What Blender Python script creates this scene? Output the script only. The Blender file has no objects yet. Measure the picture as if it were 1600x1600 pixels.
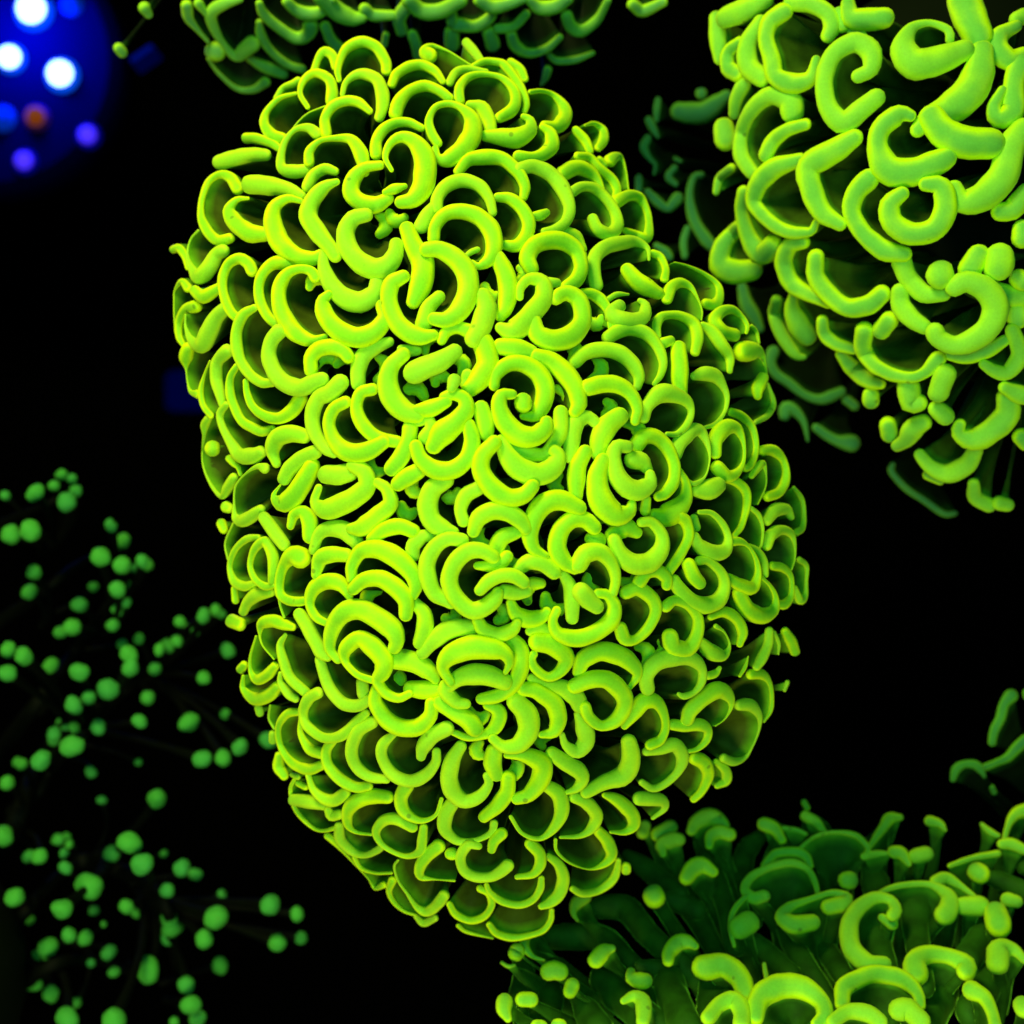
import bpy, math, random
from mathutils import Vector, Matrix, noise
R = math.radians
random.seed(7)
scene = bpy.context.scene

# ------------------------------------------------------------------ camera
CAM_D = 0.45                      # metres from the lens to the plane through the middle coral's rim
PX = 0.0002                       # metres per photo pixel on that plane (the photo is 1600 px)
cam_data = bpy.data.cameras.new('camera')
cam = bpy.data.objects.new('camera', cam_data)
scene.collection.objects.link(cam)
cam.location = (0, -CAM_D, 0)
cam.rotation_euler = (R(90), 0, 0)
cam_data.sensor_width = 36
cam_data.lens = 36 * CAM_D / (1600 * PX)
cam_data.clip_start = 0.01
cam_data.clip_end = 20
cam_data.dof.use_dof = True
cam_data.dof.focus_distance = 0.375
cam_data.dof.aperture_fstop = 12.5
scene.camera = cam

# ------------------------------------------------------------------ light
world = bpy.data.worlds.new('World')
scene.world = world
world.use_nodes = True
world.node_tree.nodes['Background'].inputs[0].default_value = (0.1, 0.3, 1.0, 1)
world.node_tree.nodes['Background'].inputs[1].default_value = 0.002
scene.view_settings.view_transform = 'Standard'
scene.view_settings.look = 'None'
scene.view_settings.exposure = 0.0


def area(name, loc, target, size, power, color):
    l = bpy.data.lights.new(name, 'AREA')
    l.shape = 'DISK'
    l.size = size
    l.energy = power
    l.color = color
    o = bpy.data.objects.new(name, l)
    scene.collection.objects.link(o)
    o.location = loc
    o.rotation_euler = (Vector(target) - Vector(loc)).to_track_quat('-Z', 'Y').to_euler()
    return o


area('tank_light', (-0.22, -0.40, 0.46), (0.0, 0.0, 0.0), 0.20, 4.1, (1.0, 0.93, 0.3))
area('front_fill', (0.0, -0.60, 0.05), (0.0, 0.0, 0.0), 0.30, 1.3, (0.25, 0.95, 0.8))  # added frontal fill for the greenish ambient light, no real lamp here
area('low_fill', (-0.08, -0.46, -0.36), (0.0, 0.0, -0.04), 0.20, 1.8, (1.0, 0.95, 0.4))  # added fill from below to brighten the lower tips, no real lamp here

# ------------------------------------------------------------------ materials
def mat(name):
    m = bpy.data.materials.new(name)
    m.use_nodes = True
    return m, m.node_tree, m.node_tree.nodes['Principled BSDF']


def tip_mat(name, a, b, sheen=0.3, tint=(.6, 1, .1), edge=.5):
    """skin of a tentacle tip: pigment with edge brightening painted in, bright (a) along the margins, duller (b) on the crown, mottling and a few brown specks"""
    m, t, p = mat(name)
    N, L = t.nodes, t.links
    co = N.new('ShaderNodeTexCoord')
    n1 = N.new('ShaderNodeTexNoise'); n1.inputs['Scale'].default_value = 120; n1.inputs['Detail'].default_value = 2
    L.new(co.outputs['Object'], n1.inputs['Vector'])
    n2 = N.new('ShaderNodeTexNoise'); n2.inputs['Scale'].default_value = 1500; n2.inputs['Detail'].default_value = 3
    L.new(co.outputs['Object'], n2.inputs['Vector'])
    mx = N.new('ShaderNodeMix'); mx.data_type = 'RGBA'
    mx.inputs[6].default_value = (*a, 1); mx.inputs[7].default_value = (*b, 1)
    at = N.new('ShaderNodeAttribute'); at.attribute_name = 'crown'  # position across the tube, drives the painted edge brightening
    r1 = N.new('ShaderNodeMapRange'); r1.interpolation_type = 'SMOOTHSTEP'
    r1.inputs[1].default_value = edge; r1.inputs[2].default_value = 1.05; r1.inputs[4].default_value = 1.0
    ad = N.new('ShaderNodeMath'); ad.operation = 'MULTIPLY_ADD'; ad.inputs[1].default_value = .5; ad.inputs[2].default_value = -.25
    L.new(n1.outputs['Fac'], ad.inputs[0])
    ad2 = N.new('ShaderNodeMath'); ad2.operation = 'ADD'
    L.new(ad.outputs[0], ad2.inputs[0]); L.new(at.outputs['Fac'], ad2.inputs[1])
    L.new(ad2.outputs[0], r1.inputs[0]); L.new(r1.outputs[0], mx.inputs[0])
    oi = N.new('ShaderNodeObjectInfo')          # tips differ a little from one another
    r0 = N.new('ShaderNodeMapRange'); r0.inputs[1].default_value = .35; r0.inputs[4].default_value = .6
    L.new(oi.outputs['Random'], r0.inputs[0])
    m0 = N.new('ShaderNodeMix'); m0.data_type = 'RGBA'
    m0.inputs[7].default_value = (a[0] * .55, a[1] * .75, a[2] + .03, 1)
    L.new(r0.outputs[0], m0.inputs[0]); L.new(mx.outputs[2], m0.inputs[6])
    vo = N.new('ShaderNodeTexVoronoi'); vo.inputs['Scale'].default_value = 90
    L.new(co.outputs['Object'], vo.inputs['Vector'])
    r2 = N.new('ShaderNodeMapRange'); r2.inputs[1].default_value = .045; r2.inputs[2].default_value = .075
    r2.inputs[3].default_value = .55; r2.inputs[4].default_value = 0
    L.new(vo.outputs['Distance'], r2.inputs[0])
    m2 = N.new('ShaderNodeMix'); m2.data_type = 'RGBA'
    m2.inputs[7].default_value = (.10, .16, .02, 1)
    L.new(r2.outputs[0], m2.inputs[0]); L.new(m0.outputs[2], m2.inputs[6])
    # fine grain
    r3 = N.new('ShaderNodeMapRange'); r3.inputs[1].default_value = .3; r3.inputs[2].default_value = .7
    r3.inputs[3].default_value = .93; r3.inputs[4].default_value = 1.03
    L.new(n2.outputs['Fac'], r3.inputs[0])
    m3 = N.new('ShaderNodeMix'); m3.data_type = 'RGBA'; m3.blend_type = 'MULTIPLY'; m3.inputs[0].default_value = 1
    L.new(m2.outputs[2], m3.inputs[6]); L.new(r3.outputs[0], m3.inputs[7])
    L.new(m3.outputs[2], p.inputs['Base Color'])
    bp = N.new('ShaderNodeBump'); bp.inputs['Strength'].default_value = .08; bp.inputs['Distance'].default_value = .0002
    L.new(n2.outputs['Fac'], bp.inputs['Height']); L.new(bp.outputs[0], p.inputs['Normal'])
    p.inputs['Roughness'].default_value = .5
    p.inputs['Subsurface Weight'].default_value = .25
    p.inputs['Subsurface Radius'].default_value = (1, 1, .3)
    p.inputs['Subsurface Scale'].default_value = .0012
    p.inputs['Specular IOR Level'].default_value = .06
    p.inputs['Sheen Weight'].default_value = sheen
    p.inputs['Sheen Roughness'].default_value = .42
    p.inputs['Sheen Tint'].default_value = (*tint, 1)
    return m


def stalk_mat(name, top, mid, low, sheen=.06):
    """membrane and stalk: pigment fades from the green of the tip to dark olive, stored along the stalk in 'root'"""
    m, t, p = mat(name)
    N, L = t.nodes, t.links
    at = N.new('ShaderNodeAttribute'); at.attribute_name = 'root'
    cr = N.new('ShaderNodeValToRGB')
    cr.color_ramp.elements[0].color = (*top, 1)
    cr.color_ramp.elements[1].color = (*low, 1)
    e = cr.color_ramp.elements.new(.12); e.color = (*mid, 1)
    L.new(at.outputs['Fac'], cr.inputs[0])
    co = N.new('ShaderNodeTexCoord')
    n1 = N.new('ShaderNodeTexNoise'); n1.inputs['Scale'].default_value = 150; n1.inputs['Detail'].default_value = 3
    L.new(co.outputs['Object'], n1.inputs['Vector'])
    r3 = N.new('ShaderNodeMapRange'); r3.inputs[1].default_value = .3; r3.inputs[2].default_value = .7
    r3.inputs[3].default_value = .6; r3.inputs[4].default_value = 1.3
    L.new(n1.outputs['Fac'], r3.inputs[0])
    m3 = N.new('ShaderNodeMix'); m3.data_type = 'RGBA'; m3.blend_type = 'MULTIPLY'; m3.inputs[0].default_value = 1
    L.new(cr.outputs[0], m3.inputs[6]); L.new(r3.outputs[0], m3.inputs[7])
    L.new(m3.outputs[2], p.inputs['Base Color'])
    p.inputs['Roughness'].default_value = .7
    p.inputs['Specular IOR Level'].default_value = .1
    p.inputs['Sheen Weight'].default_value = sheen
    p.inputs['Sheen Roughness'].default_value = .25
    p.inputs['Sheen Tint'].default_value = (.35, 1, .05, 1)
    return m


def plain(name, col, rough=.8, spec=.1, emit=None, strength=0):
    m, t, p = mat(name)
    p.inputs['Base Color'].default_value = (*col, 1)
    p.inputs['Roughness'].default_value = rough
    p.inputs['Specular IOR Level'].default_value = spec
    if emit:
        p.inputs['Emission Color'].default_value = (*emit, 1)
        p.inputs['Emission Strength'].default_value = strength
    return m


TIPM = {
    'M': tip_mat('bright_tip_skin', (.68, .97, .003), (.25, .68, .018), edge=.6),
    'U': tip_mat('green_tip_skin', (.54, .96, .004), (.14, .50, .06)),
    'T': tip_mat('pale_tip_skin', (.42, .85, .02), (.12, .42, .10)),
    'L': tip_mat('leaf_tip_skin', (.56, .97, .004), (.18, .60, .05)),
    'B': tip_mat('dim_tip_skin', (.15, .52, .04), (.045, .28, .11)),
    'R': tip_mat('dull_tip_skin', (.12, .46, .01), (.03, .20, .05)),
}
BEADM = tip_mat('bead_skin', (.065, .42, .055), (.035, .24, .065), .4, (.2, 1, .1))
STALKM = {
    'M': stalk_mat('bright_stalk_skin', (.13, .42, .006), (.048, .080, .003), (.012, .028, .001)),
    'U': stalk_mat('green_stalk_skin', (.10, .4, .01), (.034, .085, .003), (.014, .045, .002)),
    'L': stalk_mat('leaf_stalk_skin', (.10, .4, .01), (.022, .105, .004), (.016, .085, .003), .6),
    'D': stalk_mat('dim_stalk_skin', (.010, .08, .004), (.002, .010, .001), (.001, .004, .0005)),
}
BEADSTALK = stalk_mat('bead_stalk_skin', (.004, .035, .004), (.0005, .0022, .0004), (.0003, .0014, .0002), .0)
FLESH = plain('coral_flesh', (.012, .03, .002))
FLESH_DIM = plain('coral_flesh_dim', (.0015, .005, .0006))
STONE = plain('coral_stone', (.01, .012, .01), .95)

# ------------------------------------------------------------------ building helpers
COL = scene.collection


def pt(px, py, y=0.0):
    """photo pixel and depth (metres behind the rim plane) -> point in the tank"""
    k = PX * (CAM_D + y) / CAM_D
    return Vector(((px - 800) * k, y, -(py - 800) * k))


def obj(name, me, parent=None, m=None, loc=None):
    o = bpy.data.objects.new(name, me)
    COL.objects.link(o)
    if m is not None:
        me.materials.clear()
        me.materials.append(m)
    if parent is not None:
        o.parent = parent
    if loc is not None:
        o.location = loc
    return o


def mesh(name, v, f, smooth=True):
    me = bpy.data.meshes.new(name)
    me.from_pydata([tuple(q) for q in v], [], f)
    if smooth:
        me.polygons.foreach_set('use_smooth', [True] * len(me.polygons))
    me.update()
    return me


def thing(name, label, cat, loc=(0, 0, 0), group=None):
    o = bpy.data.objects.new(name, None)
    o.empty_display_size = .02
    COL.objects.link(o)
    o.location = loc
    o['label'] = label
    o['category'] = cat
    if group:
        o['group'] = group
    return o


def smooth_path(ctrl, step):
    """Catmull-Rom through (x, y, w) control points, sampled every `step` pixels"""
    if len(ctrl) == 1:
        ctrl = [ctrl[0], (ctrl[0][0] + 1, ctrl[0][1], ctrl[0][2])]
    P = [tuple(2 * a - b for a, b in zip(ctrl[0], ctrl[1]))] + list(ctrl) + \
        [tuple(2 * a - b for a, b in zip(ctrl[-1], ctrl[-2]))]
    out = []
    for i in range(1, len(P) - 2):
        p0, p1, p2, p3 = P[i - 1:i + 3]
        d = math.hypot(p2[0] - p1[0], p2[1] - p1[1])
        n = max(2, int(round(d / step)))
        for k in range(n):
            t = k / n
            q = []
            for c in range(3):
                q.append(.5 * (2 * p1[c] + (p2[c] - p0[c]) * t + (2 * p0[c] - 5 * p1[c] + 4 * p2[c] - p3[c]) * t * t
                               + (3 * p1[c] - p0[c] - 3 * p2[c] + p3[c]) * t ** 3))
            out.append(q)
    out.append(list(ctrl[-1]))
    wmin = min(c[2] for c in ctrl) * .8
    for q in out:
        q[2] = max(q[2], wmin)
    return out


def frames(P, nrm):
    T = []
    for i in range(len(P)):
        a = P[max(0, i - 1)]; b = P[min(len(P) - 1, i + 1)]
        d = b - a
        T.append(d.normalized() if d.length > 1e-9 else Vector((1, 0, 0)))
    B, Nn = [], []
    for t in T:
        b = t.cross(nrm)
        if b.length < 1e-6:
            b = t.orthogonal()
        b.normalize()
        B.append(b); Nn.append(b.cross(t).normalized())
    return T, B, Nn


def tube(P, rad, nrm, seg=14, flat=.9, wob=0.0):
    """round-ended tube along P"""
    T, B, Nn = frames(P, nrm)
    rings = []
    for a in (80, 55, 28):
        s, c = math.sin(R(a)), math.cos(R(a))
        rings.append((P[0] - T[0] * rad[0] * s, rad[0] * c, 0))
    for i in range(len(P)):
        rings.append((P[i], rad[i], i))
    e = len(P) - 1
    for a in (28, 55, 80):
        s, c = math.sin(R(a)), math.cos(R(a))
        rings.append((P[e] + T[e] * rad[e] * s, rad[e] * c, e))
    v, f, crown = [], [], []
    for (c, r, i) in rings:
        for k in range(seg):
            an = 2 * math.pi * k / seg
            d = B[i] * math.cos(an) + Nn[i] * math.sin(an) * flat
            q = c + d * r
            if wob:
                q += d * r * wob * noise.noise(q * 260)
            v.append(q)
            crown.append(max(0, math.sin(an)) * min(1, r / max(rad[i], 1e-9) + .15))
    n = len(rings)
    for j in range(n - 1):
        for k in range(seg):
            k2 = (k + 1) % seg
            f.append((j * seg + k, j * seg + k2, (j + 1) * seg + k2, (j + 1) * seg + k))
    f.append(tuple(range(seg - 1, -1, -1)))
    f.append(tuple(range((n - 1) * seg, n * seg)))
    return v, f, crown


def stalk(P, rad, nrm, direction, length, neck, hollow, stem):
    """the tentacle under a tip: a thick curled wall that hangs from the tip and narrows into a stalk"""
    if len(P) > 16:
        idx = [round(i * (len(P) - 1) / 15) for i in range(16)]
        P = [P[i] for i in idx]; rad = [rad[i] for i in idx]
    n = len(P)
    T, B, Nn = frames(P, nrm)
    c = sum(P, Vector()) / n
    c = c * .6 + (P[0] + P[-1]) * .2
    rm = max(sum(rad) / n, .0012)
    ext = max((p - c).length for p in P)
    # depth of each level, contraction of the curl, half thickness
    lv = [(0.0, 1.0, .80), (.55, 1.0, .80), (1.1, .97, .74), (2.0, .88, .66), (3.4, .72, .6), (5.0, .55, .6), (7.5, .42, .62)]
    scale = max(.8, min(1.6, ext / (4.5 * rm)))
    levels = [(d * rm * scale, 1 - (1 - s) * hollow, h) for d, s, h in lv]
    if levels[-1][0] < length:
        levels.append(((levels[-1][0] + length) / 2, neck, .66))
        levels.append((length, neck * .85, .7))
    v, root = [], []
    side = direction.orthogonal().normalized()
    for d, s, h in levels:
        k = min(1, d / (6 * rm))
        off = direction * d
        ring = []
        for sg in (1, -1):
            rng = range(n) if sg == 1 else range(n - 1, -1, -1)
            for i in rng:
                hw = h * ((1 - k) * rad[i] + k * rm)
                hw += max(0, stem - hw) * max(0, min(1, (d - 2 * rm) / (7 * rm)))
                end = 1.0
                if i in (0, n - 1):
                    end = .55
                q = c + (P[i] - c) * s + B[i] * sg * hw * end + off
                ring.append(q)
        v += ring
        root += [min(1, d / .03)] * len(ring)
    m = 2 * n
    f = []
    for j in range(len(levels) - 1):
        for k in range(m):
            k2 = (k + 1) % m
            f.append((j * m + k, j * m + k2, (j + 1) * m + k2, (j + 1) * m + k))
    return v, f, root


def with_root(me, root, name='root'):
    a = me.attributes.new(name, 'FLOAT', 'POINT')
    a.data.foreach_set('value', root)
    return me


# ------------------------------------------------------------------ back of the tank
bw = mesh('back_wall', [(-3, 1.6, -3), (3, 1.6, -3), (3, 1.6, 3), (-3, 1.6, 3), (-3, 1.62, -3), (3, 1.62, -3), (3, 1.62, 3), (-3, 1.62, 3)],
          [(0, 1, 2, 3), (7, 6, 5, 4), (0, 4, 5, 1), (1, 5, 6, 2), (2, 6, 7, 3), (3, 7, 4, 0)], False)
o = obj('back_wall', bw, m=plain('black_back_wall', (.0015, .0015, .002), .9, .02))
o['kind'] = 'structure'


# ------------------------------------------------------------------ corals
class Dome:
    """a colony's outer surface as a depth field over its outline"""
    def __init__(self, centre, outline, depth, bulge):
        self.c = centre; self.depth = depth; self.bulge = bulge
        self.rim = sorted((math.atan2(y - centre[1], x - centre[0]), math.hypot(x - centre[0], y - centre[1])) for x, y in outline)

    def radius(self, a):
        r = self.rim
        for i in range(len(r)):
            a0, d0 = r[i]; a1, d1 = r[(i + 1) % len(r)]
            if i == len(r) - 1:
                a1 += 2 * math.pi
                if a < a0: a += 2 * math.pi
            if a0 <= a <= a1:
                t = (a - a0) / max(1e-6, a1 - a0)
                return d0 + (d1 - d0) * t
        return r[0][1]

    def y(self, px, py):
        dx, dy = px - self.c[0], py - self.c[1]
        rho = math.hypot(dx, dy) / self.radius(math.atan2(dy, dx))
        return self.depth - self.bulge * math.sqrt(max(1 - (.93 * rho) ** 2, .07))

    def body(self, k, yscale=.8):
        v, f = [], []
        na, nt = 40, 14
        for j in range(1, nt):
            th = math.pi * j / nt
            for i in range(na):
                a = 2 * math.pi * i / na - math.pi
                r = self.radius(a) * k * math.sin(th)
                y = self.depth - self.bulge * yscale * math.cos(th) * (1 if th < math.pi / 2 else .5)
                q = pt(self.c[0] + r * math.cos(a), self.c[1] + r * math.sin(a), y)
                q += Vector((1, 1, 1)) * .002 * noise.noise(q * 90)
                v.append(q)
        for j in range(nt - 2):
            for i in range(na):
                i2 = (i + 1) % na
                f.append((j * na + i, j * na + i2, (j + 1) * na + i2, (j + 1) * na + i))
        f.append(tuple(range(na - 1, -1, -1)))
        f.append(tuple(range((nt - 2) * na, (nt - 1) * na)))
        return v, f


MAIN = Dome((755, 760), [(560, 50), (700, 65), (830, 100), (900, 170), (960, 245), (1015, 330), (1110, 400), (1195, 500), (1225, 640),
                         (1262, 780), (1268, 900), (1250, 1000), (1225, 1090), (1185, 1170), (1100, 1265), (1000, 1335), (920, 1405), (850, 1465),
                         (740, 1460), (640, 1425), (550, 1350), (470, 1295), (425, 1180), (375, 1080), (350, 960), (330, 820), (310, 700),
                         (280, 570), (268, 420), (315, 270), (420, 150), (490, 75)], .02, .115)
UPPER = Dome((1520, 280), [(1095, 0), (1100, 100), (1135, 200), (1150, 330), (1190, 420), (1250, 520), (1330, 590), (1370, 700), (1450, 780),
                           (1600, 830), (1800, 750), (1900, 300), (1800, -100), (1520, -250), (1200, -150)], .045, .09)


def flat_depth(y0, y1, py0, py1):
    return lambda px, py: y0 + (y1 - y0) * (py - py0) / (py1 - py0)


def axis_root(a, b, y):
    A, Bv = Vector(a), Vector(b)
    def f(px, py):
        p = Vector((px, py)); d = Bv - A
        t = max(0, min(1, (p - A).dot(d) / d.length_squared))
        q = A + d * t
        return pt(q.x, q.y, y)
    return f


# code: name, label, depth field, root, stalk length share, max length, neck, hollow, layer step, stalk material
HAM = 'hammer corals with curled tips'
SPEC = {
    'M': ('hammer_coral', 'largest and brightest yellow-green coral head, densely packed with curled crescent tips',
          MAIN.y, axis_root((600, 330), (830, 1130), .03), .75, .06, .30, 1.0, .0016, STALKM['M'], .0014, 1.30),
    'U': ('hammer_coral', 'coral with the thickest, loosely spaced green loop tips, in the upper right corner',
          UPPER.y, axis_root((1560, 150), (1640, 420), .06), .8, .07, .34, 1.0, .0018, STALKM['U'], .003, 1.16),
    'T': ('hammer_coral', 'dull green coral cut by the top edge, hanging behind the crown of the biggest head',
          flat_depth(.03, .075, 0, 140), axis_root((450, -260), (900, -260), .09), .8, .07, .34, 1.0, .002, STALKM['D'], .002, 1.1),
    'L': ('hammer_coral', 'long-stemmed green coral with small hooked tips rising from the bottom edge',
          flat_depth(.045, -.045, 1260, 1620), axis_root((1300, 1850), (1560, 1900), .06), .3, .03, .3, 1.2, .002, STALKM['L'], .003, 1.28),
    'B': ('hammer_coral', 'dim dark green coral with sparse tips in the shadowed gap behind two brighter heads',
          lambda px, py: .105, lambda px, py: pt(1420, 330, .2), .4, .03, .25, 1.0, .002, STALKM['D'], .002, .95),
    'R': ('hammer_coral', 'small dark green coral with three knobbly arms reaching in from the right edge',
          lambda px, py: .06, lambda px, py: pt(1800, 1500, .12), .4, .03, .25, 1.0, .002, STALKM['D'], .002, .95),
}

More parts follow.
